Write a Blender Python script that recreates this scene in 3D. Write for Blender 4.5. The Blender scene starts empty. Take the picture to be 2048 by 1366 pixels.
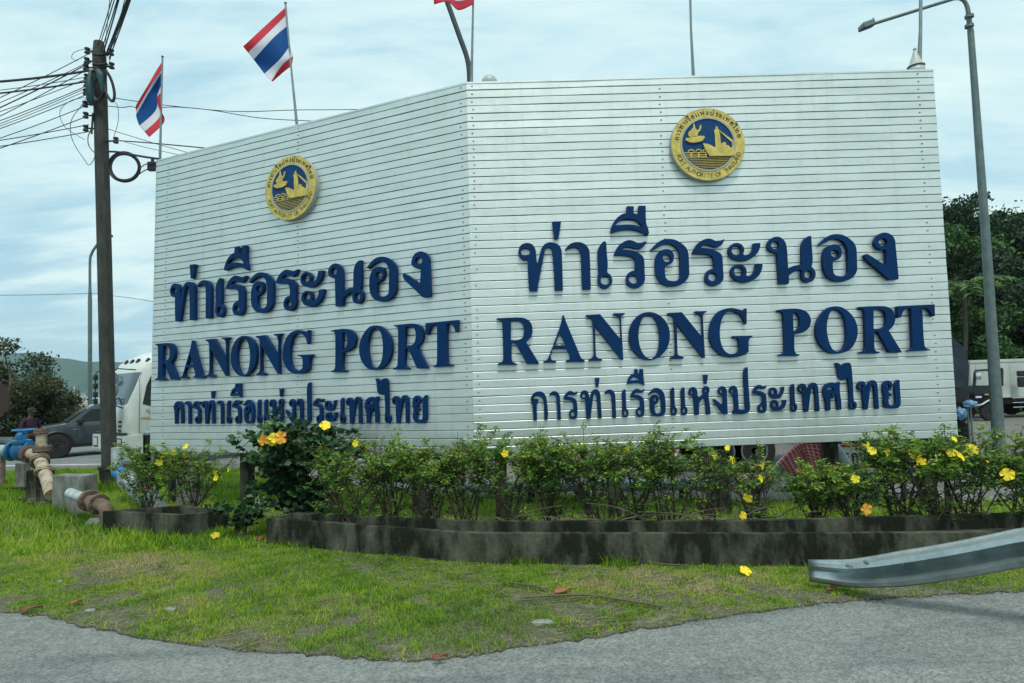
import bpy, bmesh, math, random
import numpy as np
from mathutils import Vector, Matrix, Quaternion
from mathutils.geometry import tessellate_polygon

SC = bpy.context.scene
COL = SC.collection
R = math.radians

# ------------------------------------------------------------------ camera
FPX, PITCH, ROLL, CAMH = 1250.0, 0.06578, -0.03269, 2.05
_f = Vector((0, math.cos(PITCH), math.sin(PITCH))); _u = Vector((0, -math.sin(PITCH), math.cos(PITCH))); _x = Vector((1, 0, 0))
CX = _x * math.cos(ROLL) + _u * math.sin(ROLL)
CU = -_x * math.sin(ROLL) + _u * math.cos(ROLL)
CF = _f
CPOS = Vector((0, 0, CAMH))
cam_data = bpy.data.cameras.new('camera'); cam = bpy.data.objects.new('camera', cam_data); COL.objects.link(cam)
cam_data.sensor_width = 36.0; cam_data.lens = 36.0 * FPX / 2048.0
cam_data.clip_start = 0.05; cam_data.clip_end = 30000
m3 = Matrix((CX, CU, -CF)).transposed()
cam.matrix_world = Matrix.Translation(CPOS) @ m3.to_4x4()
SC.camera = cam

# ------------------------------------------------------------------ light
SUN_EL, SUN_AZ = 62.0, 172.0          # azimuth clockwise from +Y
world = bpy.data.worlds.new("World"); SC.world = world; world.use_nodes = True
nt = world.node_tree; nt.nodes.clear(); N = nt.nodes.new; L = nt.links.new
out = N('ShaderNodeOutputWorld'); bg = N('ShaderNodeBackground'); L(bg.outputs[0], out.inputs[0]); bg.inputs[1].default_value = 0.1
sky = N('ShaderNodeTexSky'); sky.sky_type = 'NISHITA'; sky.sun_disc = False
sky.sun_elevation = R(SUN_EL); sky.sun_rotation = R(SUN_AZ); sky.air_density = 1.3; sky.dust_density = 1.5
tc = N('ShaderNodeTexCoord'); sep = N('ShaderNodeSeparateXYZ'); L(tc.outputs['Generated'], sep.inputs[0])
zz = N('ShaderNodeMath'); zz.operation = 'MAXIMUM'; L(sep.outputs[2], zz.inputs[0]); zz.inputs[1].default_value = 0.0
za = N('ShaderNodeMath'); za.operation = 'ADD'; L(zz.outputs[0], za.inputs[0]); za.inputs[1].default_value = 0.22
dx = N('ShaderNodeMath'); dx.operation = 'DIVIDE'; L(sep.outputs[0], dx.inputs[0]); L(za.outputs[0], dx.inputs[1])
dy = N('ShaderNodeMath'); dy.operation = 'DIVIDE'; L(sep.outputs[1], dy.inputs[0]); L(za.outputs[0], dy.inputs[1])
cmb = N('ShaderNodeCombineXYZ'); L(dx.outputs[0], cmb.inputs[0]); L(dy.outputs[0], cmb.inputs[1])
mp = N('ShaderNodeMapping'); L(cmb.outputs[0], mp.inputs[0]); mp.inputs['Rotation'].default_value = (0, 0, 0.5); mp.inputs['Scale'].default_value = (0.8, 2.0, 1)
n1 = N('ShaderNodeTexNoise'); L(mp.outputs[0], n1.inputs['Vector']); n1.inputs['Scale'].default_value = 2.1; n1.inputs['Detail'].default_value = 9; n1.inputs['Roughness'].default_value = 0.58; n1.inputs['Distortion'].default_value = 0.3
n2 = N('ShaderNodeTexNoise'); L(cmb.outputs[0], n2.inputs['Vector']); n2.inputs['Scale'].default_value = 0.55; n2.inputs['Detail'].default_value = 3
ad = N('ShaderNodeMath'); ad.operation = 'MULTIPLY_ADD'; L(n1.outputs[0], ad.inputs[0]); ad.inputs[1].default_value = 0.62; 
m2_ = N('ShaderNodeMath'); m2_.operation = 'MULTIPLY'; L(n2.outputs[0], m2_.inputs[0]); m2_.inputs[1].default_value = 0.42
L(m2_.outputs[0], ad.inputs[2])
mr = N('ShaderNodeMapRange'); L(ad.outputs[0], mr.inputs[0]); mr.inputs[1].default_value = 0.36; mr.inputs[2].default_value = 0.54; mr.inputs[3].default_value = 0.35; mr.inputs[4].default_value = 1.0
mr.interpolation_type = 'SMOOTHSTEP'
cl = N('ShaderNodeValToRGB'); L(n1.outputs[0], cl.inputs[0])
cl.color_ramp.elements[0].position = 0.36; cl.color_ramp.elements[0].color = (5.4, 8.0, 9.0, 1)
cl.color_ramp.elements[1].position = 0.62; cl.color_ramp.elements[1].color = (7.9, 9.8, 9.8, 1)
lowx = N('ShaderNodeMath'); lowx.operation = 'MULTIPLY_ADD'; L(sep.outputs[0], lowx.inputs[0]); lowx.inputs[1].default_value = 0.20; lowx.inputs[2].default_value = 0.02
lowz = N('ShaderNodeMath'); lowz.operation = 'MULTIPLY_ADD'; L(zz.outputs[0], lowz.inputs[0]); lowz.inputs[1].default_value = 0.30; L(lowx.outputs[0], lowz.inputs[2])
cov = N('ShaderNodeMath'); cov.operation = 'MINIMUM'; L(lowz.outputs[0], cov.inputs[0]); cov.inputs[1].default_value = 0.05
cad = N('ShaderNodeMath'); cad.operation = 'ADD'; L(ad.outputs[0], cad.inputs[0]); L(cov.outputs[0], cad.inputs[1]); L(cad.outputs[0], mr.inputs[0])
mx = N('ShaderNodeMix'); mx.data_type = 'RGBA'; L(mr.outputs[0], mx.inputs[0])
skm = N('ShaderNodeMix'); skm.data_type = 'RGBA'; skm.blend_type = 'MIX'; skm.inputs[0].default_value = 0.75
L(sky.outputs[0], skm.inputs[6]); skm.inputs[7].default_value = (3.6, 6.5, 8.4, 1)
L(skm.outputs[2], mx.inputs[6]); L(cl.outputs[0], mx.inputs[7]); L(mx.outputs[2], bg.inputs[0])

sd = bpy.data.lights.new('sun', 'SUN'); so = bpy.data.objects.new('sun', sd); COL.objects.link(so)
sd.energy = 2.3; sd.angle = R(12); sd.color = (1.0, 0.97, 0.90)
saz, sel = R(SUN_AZ), R(SUN_EL)
sdir = Vector((math.sin(saz) * math.cos(sel), math.cos(saz) * math.cos(sel), math.sin(sel)))
so.rotation_euler = (-sdir).to_track_quat('-Z', 'Y').to_euler()
so.location = (0, -5, 30)
vs = SC.view_settings; vs.view_transform = 'Standard'; vs.look = 'None'; vs.exposure = 0.0; vs.gamma = 1.0
SC.cycles.max_bounces = 6; SC.cycles.diffuse_bounces = 3; SC.cycles.glossy_bounces = 3; SC.cycles.transmission_bounces = 4; SC.cycles.volume_bounces = 1

# ------------------------------------------------------------------ geometry helpers
def ray(px, py): return CX * ((px - 1024) / FPX) + CU * ((683 - py) / FPX) + CF
def W(px, py, Y):
    d = ray(px, py); return CPOS + d * (Y / d.y)
def GD(px, py, z=0.0):
    d = ray(px, py); return CPOS + d * ((z - CAMH) / d.z)
def onplane(px, py, P0, n):
    d = ray(px, py); return CPOS + d * ((P0 - CPOS).dot(n) / d.dot(n))

def tag(o, label=None, cat=None, group=None, kind=None):
    if label: o['label'] = label
    if cat: o['category'] = cat
    if group: o['group'] = group
    if kind: o['kind'] = kind
    return o
def thing(name, loc, label, cat, group=None):
    o = bpy.data.objects.new(name, None); COL.objects.link(o); o.location = loc; o.empty_display_size = 0.2
    return tag(o, label, cat, group)
def wloc(o):
    v = Vector((0, 0, 0))
    while o is not None: v = v + o.location; o = o.parent
    return v

class MB:
    def __init__(s, T=None): s.v = []; s.f = []; s.m = []; s.T = T
    def add(s, vs, fs, mi=0):
        b = len(s.v)
        for p in vs:
            p = Vector(p); s.v.append(s.T @ p if s.T else p)
        for f in fs: s.f.append([b + i for i in f]); s.m.append(mi)
        return s
    def box(s, c, d, rz=0.0, mi=0, bev=0.0, rot=None):
        c = Vector(c); q = rot if rot is not None else Matrix.Rotation(rz, 3, 'Z')
        hx, hy, hz = d[0] / 2, d[1] / 2, d[2] / 2
        if bev <= 0:
            vs = [c + q @ Vector((x * hx, y * hy, z * hz)) for z in (-1, 1) for (x, y) in ((-1, -1), (1, -1), (1, 1), (-1, 1))]
            return s.add(vs, [(3, 2, 1, 0), (4, 5, 6, 7), (0, 1, 5, 4), (1, 2, 6, 5), (2, 3, 7, 6), (3, 0, 4, 7)], mi)
        bm = bmesh.new(); bmesh.ops.create_cube(bm, size=1.0)
        for v in bm.verts: v.co = Vector((v.co.x * d[0], v.co.y * d[1], v.co.z * d[2]))
        bmesh.ops.bevel(bm, geom=bm.edges[:], offset=bev, segments=2, affect='EDGES', profile=0.6)
        bm.verts.index_update()
        s.add([c + q @ v.co for v in bm.verts], [[v.index for v in f.verts] for f in bm.faces], mi); bm.free(); return s
    def tube(s, pts, r, n=8, mi=0, cap=True, sq=False):
        pts = [Vector(p) for p in pts]; k = len(pts)
        rr = [r] * k if not hasattr(r, '__len__') else r
        t0 = (pts[1] - pts[0]).normalized()
        a = Vector((0, 0, 1)) if abs(t0.z) < 0.9 else Vector((1, 0, 0))
        nx = t0.cross(a).normalized(); vs = []; prev = t0
        for i, p in enumerate(pts):
            if i == 0: t = t0
            elif i == k - 1: t = (pts[i] - pts[i - 1]).normalized()
            else: t = ((pts[i + 1] - p).normalized() + (p - pts[i - 1]).normalized()); t = t.normalized() if t.length > 1e-6 else prev
            nx = prev.rotation_difference(t) @ nx; prev = t
            ny = t.cross(nx)
            for j in range(n):
                an = 2 * math.pi * (j + (0.5 if sq else 0)) / n
                vs.append(p + (nx * math.cos(an) + ny * math.sin(an)) * rr[i])
        fs = []
        for i in range(k - 1):
            for j in range(n):
                a0 = i * n + j; b0 = i * n + (j + 1) % n; fs.append((a0, b0, b0 + n, a0 + n))
        if cap: fs.append(tuple(range(n))[::-1]); fs.append(tuple((k - 1) * n + j for j in range(n)))
        return s.add(vs, fs, mi)
    def lathe(s, prof, o, ax=(0, 0, 1), n=20, mi=0):
        o = Vector(o); ax = Vector(ax).normalized(); a = Vector((0, 0, 1)) if abs(ax.z) < 0.9 else Vector((1, 0, 0))
        nx = ax.cross(a).normalized(); ny = ax.cross(nx); vs = []; fs = []
        for (r, z) in prof:
            r = max(r, 1e-4)
            for j in range(n):
                an = 2 * math.pi * j / n; vs.append(o + ax * z + (nx * math.cos(an) + ny * math.sin(an)) * r)
        for i in range(len(prof) - 1):
            for j in range(n):
                a0 = i * n + j; b0 = i * n + (j + 1) % n; fs.append((a0, b0, b0 + n, a0 + n))
        fs.append(tuple(range(n))[::-1]); fs.append(tuple((len(prof) - 1) * n + j for j in range(n)))
        return s.add(vs, fs, mi)
    def extr(s, loops, fn, d0, d1, mi=0, back=False):
        # loops: list of 2D loops (outer, holes...); fn(x, y, d) -> world point
        flat = [Vector((x, y, 0)) for lp in loops for (x, y) in lp]
        tris = tessellate_polygon([[Vector((x, y, 0)) for (x, y) in lp] for lp in loops])
        s.add([fn(p.x, p.y, d1) for p in flat], [tuple(t) for t in tris], mi)
        if back: s.add([fn(p.x, p.y, d0) for p in flat], [tuple(t)[::-1] for t in tris], mi)
        for lp in loops:
            k = len(lp); vs = [fn(x, y, d0) for x, y in lp] + [fn(x, y, d1) for x, y in lp]
            s.add(vs, [(i, (i + 1) % k, k + (i + 1) % k, k + i) for i in range(k)], mi)
        return s
    def loft(s, secs, mi=0, cap=True):
        n = len(secs[0]); vs = [p for q in secs for p in q]; fs = []
        for i in range(len(secs) - 1):
            for j in range(n):
                a0 = i * n + j; b0 = i * n + (j + 1) % n; fs.append((a0, b0, b0 + n, a0 + n))
        if cap: fs.append(tuple(range(n))[::-1]); fs.append(tuple((len(secs) - 1) * n + j for j in range(n)))
        return s.add(vs, fs, mi)
    def build(s, name, mats, parent=None, smooth=False, flip=True):
        me = bpy.data.meshes.new(name); off = wloc(parent) if parent else Vector((0, 0, 0))
        me.from_pydata([v - off for v in s.v], [], s.f)
        if not isinstance(mats, (list, tuple)): mats = [mats]
        for m in mats: me.materials.append(m)
        if len(mats) > 1: me.polygons.foreach_set('material_index', s.m)
        if flip:
            bm = bmesh.new(); bm.from_mesh(me); bmesh.ops.recalc_face_normals(bm, faces=bm.faces); bm.to_mesh(me); bm.free()
        if smooth:
            me.polygons.foreach_set('use_smooth', [True] * len(me.polygons))
            try: me.set_sharp_from_angle(angle=R(smooth if smooth is not True else 40))
            except Exception: pass
        me.update()
        o = bpy.data.objects.new(name, me); COL.objects.link(o)
        if parent: o.parent = parent
        return o

def npmesh(name, verts, loop_total, mat, parent=None, attrs=None, smooth=False):
    """verts (N,3); faces are consecutive groups of loop_total vertices"""
    n = len(verts); nf = n // loop_total
    me = bpy.data.meshes.new(name); off = wloc(parent) if parent else Vector((0, 0, 0))
    me.vertices.add(n); me.vertices.foreach_set('co', (np.asarray(verts, float) - np.array(off)).astype(np.float32).ravel())
    me.loops.add(n); me.loops.foreach_set('vertex_index', np.arange(n, dtype=np.int32))
    me.polygons.add(nf); me.polygons.foreach_set('loop_start', np.arange(0, n, loop_total, dtype=np.int32))
    try: me.polygons.foreach_set('loop_total', np.full(nf, loop_total, dtype=np.int32))
    except Exception: pass
    me.update(calc_edges=True)
    for k, a in (attrs or {}).items():
        at = me.attributes.new(k, 'FLOAT', 'FACE'); at.data.foreach_set('value', np.asarray(a, np.float32))
    me.materials.append(mat); me.validate()
    o = bpy.data.objects.new(name, me); COL.objects.link(o)
    if parent: o.parent = parent
    return o

def spline(pts, seg=6):
    """closed loop; (x,y,1) = corner. Catmull-Rom between smooth points"""
    n = len(pts); outp = []
    for i in range(n):
        p0, p1, p2, p3 = pts[i - 1], pts[i], pts[(i + 1) % n], pts[(i + 2) % n]
        c1, c2 = len(p1) > 2, len(p2) > 2
        a, b = Vector(p1[:2]), Vector(p2[:2])
        if c1 and c2: outp.append((a.x, a.y)); continue
        l = (b - a).length
        def tan(q0, q1, q2):
            d = Vector(q2[:2]) - Vector(q0[:2]); return d.normalized() if d.length > 0 else d
        m1 = (b - a) if c1 else tan(p0, p1, p2) * l
        m2 = (b - a) if c2 else tan(p1, p2, p3) * l
        for k in range(seg):
            t = k / seg; t2, t3 = t * t, t * t * t
            q = a * (2 * t3 - 3 * t2 + 1) + m1 * (t3 - 2 * t2 + t) + b * (-2 * t3 + 3 * t2) + m2 * (t3 - t2)
            outp.append((q.x, q.y))
    return outp
def openspline(pts, seg=6):
    pts = [Vector(p) for p in pts]; o = []
    for i in range(len(pts) - 1):
        p0 = pts[max(i - 1, 0)]; p1 = pts[i]; p2 = pts[i + 1]; p3 = pts[min(i + 2, len(pts) - 1)]
        for k in range(seg):
            t = k / seg; m1 = (p2 - p0) / 2; m2 = (p3 - p1) / 2; t2, t3 = t * t, t ** 3
            o.append(p1 * (2 * t3 - 3 * t2 + 1) + m1 * (t3 - 2 * t2 + t) + p2 * (-2 * t3 + 3 * t2) + m2 * (t3 - t2))
    o.append(pts[-1]); return o

def text_mesh(s, size):
    cu = bpy.data.curves.new('lettering_curve', 'FONT'); cu.body = s; cu.size = size; cu.align_x = 'CENTER'; cu.align_y = 'CENTER'; cu.resolution_u = 3
    ob = bpy.data.objects.new('lettering_curve', cu); COL.objects.link(ob)
    dg = bpy.context.evaluated_depsgraph_get(); me = bpy.data.meshes.new_from_object(ob.evaluated_get(dg))
    vs = [v.co.copy() for v in me.vertices]; fs = [tuple(p.vertices) for p in me.polygons]
    bpy.data.objects.remove(ob); bpy.data.curves.remove(cu); bpy.data.meshes.remove(me)
    return vs, fs

# ------------------------------------------------------------------ materials
MATS = {}
def mat(name, col, rough=0.6, metal=0.0, var=0.0, vscale=3.0, bump=0.0, bscale=30.0, spec=0.5, col2=None, coat=0.0, streak=None, detail=6, vlo=0.35, vhi=0.65):
    m = bpy.data.materials.new(name); m.use_nodes = True; t = m.node_tree; b = t.nodes['Principled BSDF']
    b.inputs['Roughness'].default_value = rough; b.inputs['Metallic'].default_value = metal
    b.inputs['Specular IOR Level'].default_value = spec; b.inputs['Coat Weight'].default_value = coat
    c = (*col, 1)
    b.inputs['Base Color'].default_value = c
    if col2 is None and var > 0: col2 = tuple(max(0, x * (1 - var)) for x in col)
    co = t.nodes.new('ShaderNodeTexCoord')
    if col2 is not None:
        mp = t.nodes.new('ShaderNodeMapping'); t.links.new(co.outputs['Object'], mp.inputs[0])
        if streak: mp.inputs['Scale'].default_value = streak
        nz = t.nodes.new('ShaderNodeTexNoise'); nz.inputs['Scale'].default_value = vscale; nz.inputs['Detail'].default_value = detail; nz.inputs['Roughness'].default_value = 0.65
        t.links.new(mp.outputs[0], nz.inputs['Vector'])
        rp = t.nodes.new('ShaderNodeValToRGB'); rp.color_ramp.elements[0].position = vlo; rp.color_ramp.elements[0].color = (*col2, 1)
        rp.color_ramp.elements[1].position = vhi; rp.color_ramp.elements[1].color = c
        t.links.new(nz.outputs[0], rp.inputs[0]); t.links.new(rp.outputs[0], b.inputs['Base Color'])
    if bump > 0:
        nb = t.nodes.new('ShaderNodeTexNoise'); nb.inputs['Scale'].default_value = bscale; nb.inputs['Detail'].default_value = 5
        t.links.new(co.outputs['Object'], nb.inputs['Vector'])
        bp = t.nodes.new('ShaderNodeBump'); bp.inputs['Strength'].default_value = bump; bp.inputs['Distance'].default_value = 0.02
        t.links.new(nb.outputs[0], bp.inputs['Height']); t.links.new(bp.outputs[0], b.inputs['Normal'])
    MATS[name] = m; return m

def leafmat(name, stops, trans=0.25, rough=0.5):
    """stops: list of (pos, rgb) indexed by the per-leaf random 'tone' """
    m = bpy.data.materials.new(name); m.use_nodes = True; t = m.node_tree; b = t.nodes['Principled BSDF']; o = t.nodes['Material Output']
    at = t.nodes.new('ShaderNodeAttribute'); at.attribute_name = 'tone'
    rp = t.nodes.new('ShaderNodeValToRGB'); e = rp.color_ramp.elements
    e[0].position, e[0].color = stops[0][0], (*stops[0][1], 1); e[1].position, e[1].color = stops[-1][0], (*stops[-1][1], 1)
    for p, c in stops[1:-1]:
        q = e.new(p); q.color = (*c, 1)
    t.links.new(at.outputs['Fac'], rp.inputs[0]); t.links.new(rp.outputs[0], b.inputs['Base Color'])
    b.inputs['Roughness'].default_value = rough; b.inputs['Specular IOR Level'].default_value = 0.3
    tr = t.nodes.new('ShaderNodeBsdfTranslucent'); t.links.new(rp.outputs[0], tr.inputs[0])
    mx = t.nodes.new('ShaderNodeMixShader'); mx.inputs[0].default_value = trans
    t.links.new(b.outputs[0], mx.inputs[1]); t.links.new(tr.outputs[0], mx.inputs[2]); t.links.new(mx.outputs[0], o.inputs[0])
    return m

mat('panel', (0.71, 0.76, 0.73), rough=0.46, metal=0.80, col2=(0.62, 0.67, 0.64), vscale=2.2, streak=(0.6, 0.6, 2.2), vlo=0.3, vhi=0.6)
def panel_dirt():
    m = MATS['panel']; t = m.node_tree; b = t.nodes['Principled BSDF']; co = t.nodes.new('ShaderNodeTexCoord')
    src = b.inputs['Base Color'].links[0].from_socket
    mp = t.nodes.new('ShaderNodeMapping'); mp.inputs['Scale'].default_value = (7, 7, .22); t.links.new(co.outputs['Object'], mp.inputs[0])
    n = t.nodes.new('ShaderNodeTexNoise'); n.inputs['Scale'].default_value = 1.0; n.inputs['Detail'].default_value = 7; t.links.new(mp.outputs[0], n.inputs['Vector'])
    r = t.nodes.new('ShaderNodeValToRGB'); r.color_ramp.elements[0].position = .52; r.color_ramp.elements[0].color = (1, 1, 1, 1); r.color_ramp.elements[1].position = .74; r.color_ramp.elements[1].color = (.92, .91, .87, 1); t.links.new(n.outputs[0], r.inputs[0])
    n2 = t.nodes.new('ShaderNodeTexNoise'); n2.inputs['Scale'].default_value = 14; n2.inputs['Detail'].default_value = 6; t.links.new(co.outputs['Object'], n2.inputs['Vector'])
    r2 = t.nodes.new('ShaderNodeValToRGB'); r2.color_ramp.elements[0].position = .25; r2.color_ramp.elements[0].color = (.93, .93, .91, 1); r2.color_ramp.elements[1].position = .45; r2.color_ramp.elements[1].color = (1, 1, 1, 1); t.links.new(n2.outputs[0], r2.inputs[0])
    for q in (r, r2):
        x = t.nodes.new('ShaderNodeMix'); x.data_type = 'RGBA'; x.blend_type = 'MULTIPLY'; x.inputs[0].default_value = 1; t.links.new(src, x.inputs[6]); t.links.new(q.outputs[0], x.inputs[7]); src = x.outputs[2]
    t.links.new(src, b.inputs['Base Color'])
    rr = t.nodes.new('ShaderNodeMapRange'); rr.inputs[3].default_value = .38; rr.inputs[4].default_value = .55; t.links.new(n2.outputs[0], rr.inputs[0]); t.links.new(rr.outputs[0], b.inputs['Roughness'])
panel_dirt()
mat('screw', (0.12, 0.13, 0.12), rough=0.6)
mat('letter_blue', (0.0006, 0.031, 0.118), rough=0.55, col2=(0.001, 0.024, 0.080), vscale=1.6, spec=0.12)
mat('gold', (0.70, 0.55, 0.13), rough=0.5, metal=0.1, var=0.4, vscale=9)
mat('rim_grey', (0.34, 0.36, 0.32), rough=0.5)
mat('field_blue', (0.004, 0.055, 0.17), rough=0.5, spec=.2, var=0.3, vscale=6)
mat('wave_dark', (0.012, 0.015, 0.03), rough=0.5)
mat('ink', (0.05, 0.04, 0.02), rough=0.6)
mat('steel', (0.24, 0.29, 0.28), rough=0.5, metal=0.5, var=0.3, vscale=14)
mat('galv', (0.42, 0.48, 0.48), rough=0.36, metal=0.8, col2=(0.26, 0.31, 0.32), vscale=5, bump=0.12, bscale=6)
mat('lamp_grey', (0.14, 0.19, 0.185), rough=0.5, metal=0.3, var=0.3, vscale=8)
mat('dark_pole', (0.030, 0.045, 0.042), rough=0.6)
mat('upole', (0.062, 0.066, 0.058), rough=0.95, col2=(0.028, 0.031, 0.027), vscale=7, bump=0.5, bscale=18, streak=(1, 1, 0.35))
mat('black', (0.010, 0.011, 0.012), rough=0.5)
mat('rubber', (0.015, 0.015, 0.016), rough=0.85, bump=0.3, bscale=40)
mat('wire', (0.012, 0.014, 0.016), rough=0.6)
mat('teal', (0.006, 0.05, 0.055), rough=0.5)
mat('concrete', (0.25, 0.265, 0.24), rough=0.9, col2=(0.085, 0.09, 0.075), vscale=5, bump=0.4, bscale=25, streak=(1, 1, 0.5))
mat('planter', (0.165, 0.175, 0.13), rough=0.95, col2=(0.016, 0.019, 0.013), vscale=3.4, bump=0.6, bscale=20, streak=(1, 1, 0.35), vlo=0.44, vhi=0.80, spec=.1, detail=10)
mat('soil', (0.055, 0.045, 0.033), rough=1, var=0.5, vscale=12, bump=0.6, bscale=30)
mat('bark', (0.10, 0.085, 0.065), rough=0.95, var=0.5, vscale=10, bump=0.5, bscale=20)
mat('twig', (0.16, 0.13, 0.09), rough=0.9, var=0.4, vscale=20)
mat('stem', (0.085, 0.065, 0.045), rough=0.9, var=0.4, vscale=20)
mat('valve_blue', (0.02, 0.19, 0.42), rough=0.4, var=0.25, vscale=8)
mat('pipe_cream', (0.42, 0.34, 0.25), rough=0.75, col2=(0.16, 0.11, 0.075), vscale=6, vlo=0.38, vhi=0.55)
mat('rust', (0.10, 0.065, 0.05), rough=0.9, col2=(0.21, 0.15, 0.11), vscale=8)
mat('pipe_white', (0.46, 0.55, 0.57), rough=0.55, col2=(.24,.26,.25), vscale=6)
mat('pipe_grey', (0.38, 0.50, 0.51), rough=0.5, var=0.45, vscale=5)
mat('car_paint', (0.050, 0.064, 0.078), rough=0.3, metal=0.5, coat=0.6)
mat('glass_dark', (0.008, 0.010, 0.012), rough=0.08, spec=0.35)
mat('glass_wind', (0.10, 0.14, 0.16), rough=0.10, spec=0.7, metal=0.2)
mat('chrome', (0.6, 0.65, 0.66), rough=0.2, metal=1.0)
mat('truck_white', (0.66, 0.70, 0.66), rough=0.4, coat=0.3, var=0.12, vscale=3)
mat('box_white', (0.50, 0.55, 0.49), rough=0.6, var=0.2, vscale=1.2)
mat('lens', (0.6, 0.65, 0.66), rough=0.15, spec=0.6)
mat('orange_stripe', (0.60, 0.36, 0.12), rough=0.5)
mat('red', (0.45, 0.03, 0.04), rough=0.6)
mat('white', (0.70, 0.72, 0.70), rough=0.6)
mat('tarp', (0.030, 0.048, 0.078), spec=.4, rough=0.45, var=0.6, vscale=2.5, bump=0.9, bscale=4)
mat('tarp_grey', (0.13, 0.135, 0.13), rough=0.7, var=0.4, vscale=4)
mat('bag_blue', (0.04, 0.22, 0.48), rough=0.3, col2=(0.30, 0.42, 0.55), vscale=16, bump=0.8, bscale=14)
mat('skin', (0.10, 0.055, 0.035), rough=0.6)
mat('shirt', (0.035, 0.012, 0.035), rough=0.9, var=0.3, vscale=12)
mat('trousers', (0.02, 0.02, 0.025), rough=0.9)
mat('cap', (0.018, 0.022, 0.02), rough=0.9)
mat('stop_back', (0.035, 0.018, 0.014), rough=0.7)
mat('leaf_dead', (0.36, 0.15, 0.06), rough=0.8, var=0.4, vscale=20)
mat('leaf_red', (0.22, 0.07, 0.04), rough=0.8, var=0.4, vscale=20)
mat('stone', (0.30, 0.31, 0.29), rough=0.9, var=0.4, vscale=15)
mat('brick', (0.26, 0.09, 0.06), rough=0.9, var=0.4, vscale=15)
mat('petal', (0.80, 0.62, 0.015), rough=0.6)
mat('petal_orange', (0.85, 0.38, 0.04), rough=0.6)
mat('globe', (0.42, 0.45, 0.42), rough=0.4)
mat('house_white', (0.7, 0.7, 0.66), rough=0.8)
mat('boat_white', (0.62, 0.58, 0.5), rough=0.7)
mat('boat_orange', (0.5, 0.25, 0.12), rough=0.7)
# ------------------------------------------------------------------ ground, road, sea, hills
def flatpoly(name, pts, z, m, zf=None, kind='structure', skirt=0.0):
    tr = tessellate_polygon([[Vector((p[0], p[1], 0)) for p in pts]]); mb = MB()
    mb.add([(p[0], p[1], (zf(p[0], p[1]) if zf else z)) for p in pts], [tuple(t) for t in tr])
    if skirt:
        k = len(pts); mb.add([(p[0], p[1], z - skirt) for p in pts] + [(p[0], p[1], z) for p in pts], [(i, (i + 1) % k, k + (i + 1) % k, k + i) for i in range(k)])
    o = mb.build(name, m); o['kind'] = kind; return o

def ground_mat(name, cols, s1, s2, bump=0.5, speck=None, rough=0.95, stretch=(1, 1, 1)):
    m = bpy.data.materials.new(name); m.use_nodes = True; t = m.node_tree; b = t.nodes['Principled BSDF']; b.inputs['Roughness'].default_value = rough; b.inputs['Specular IOR Level'].default_value = 0.25
    co = t.nodes.new('ShaderNodeTexCoord'); mp = t.nodes.new('ShaderNodeMapping'); mp.inputs['Scale'].default_value = stretch; t.links.new(co.outputs['Object'], mp.inputs[0])
    a = t.nodes.new('ShaderNodeTexNoise'); a.inputs['Scale'].default_value = s1; a.inputs['Detail'].default_value = 8; a.inputs['Roughness'].default_value = 0.6
    c = t.nodes.new('ShaderNodeTexNoise'); c.inputs['Scale'].default_value = s2; c.inputs['Detail'].default_value = 6; c.inputs['Roughness'].default_value = 0.7
    t.links.new(mp.outputs[0], a.inputs['Vector']); t.links.new(co.outputs['Object'], c.inputs['Vector'])
    rp = t.nodes.new('ShaderNodeValToRGB'); e = rp.color_ramp.elements; n = len(cols)
    e[0].position = 0.3; e[0].color = (*cols[0], 1); e[1].position = 0.7; e[1].color = (*cols[-1], 1)
    for i, cc in enumerate(cols[1:-1]): q = e.new(0.3 + 0.4 * (i + 1) / (n - 1)); q.color = (*cc, 1)
    mm = t.nodes.new('ShaderNodeMath'); mm.operation = 'MULTIPLY_ADD'; t.links.new(c.outputs[0], mm.inputs[0]); mm.inputs[1].default_value = 0.55
    m3_ = t.nodes.new('ShaderNodeMath'); m3_.operation = 'MULTIPLY'; t.links.new(a.outputs[0], m3_.inputs[0]); m3_.inputs[1].default_value = 0.45; t.links.new(m3_.outputs[0], mm.inputs[2])
    t.links.new(mm.outputs[0], rp.inputs[0]); col = rp.outputs[0]; h = c.outputs[0]
    if speck:
        vo = t.nodes.new('ShaderNodeTexVoronoi'); vo.inputs['Scale'].default_value = speck[0]; t.links.new(co.outputs['Object'], vo.inputs['Vector'])
        sp = t.nodes.new('ShaderNodeSeparateColor'); t.links.new(vo.outputs['Color'], sp.inputs[0])
        r2 = t.nodes.new('ShaderNodeValToRGB'); k = r2.color_ramp.elements; k[0].position = 0.0; k[0].color = (*speck[1], 1); k[1].position = 1.0; k[1].color = (*speck[2], 1); t.links.new(sp.outputs[0], r2.inputs[0])
        mx = t.nodes.new('ShaderNodeMix'); mx.data_type = 'RGBA'; mx.blend_type = 'MULTIPLY'; mx.inputs[0].default_value = 1.0
        t.links.new(col, mx.inputs[6]); t.links.new(r2.outputs[0], mx.inputs[7]); col = mx.outputs[2]; h = vo.outputs['Distance']
    t.links.new(col, b.inputs['Base Color'])
    bp = t.nodes.new('ShaderNodeBump'); bp.inputs['Strength'].default_value = bump; bp.inputs['Distance'].default_value = 0.02; t.links.new(h, bp.inputs['Height']); t.links.new(bp.outputs[0], b.inputs['Normal'])
    return m
G_ROAD = ground_mat('asphalt', [(0.13, 0.142, 0.138), (0.205, 0.222, 0.213), (0.25, 0.268, 0.257)], 0.55, 7, 0.5, (60, (0.70, 0.70, 0.70), (1.26, 1.26, 1.25)))
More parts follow.
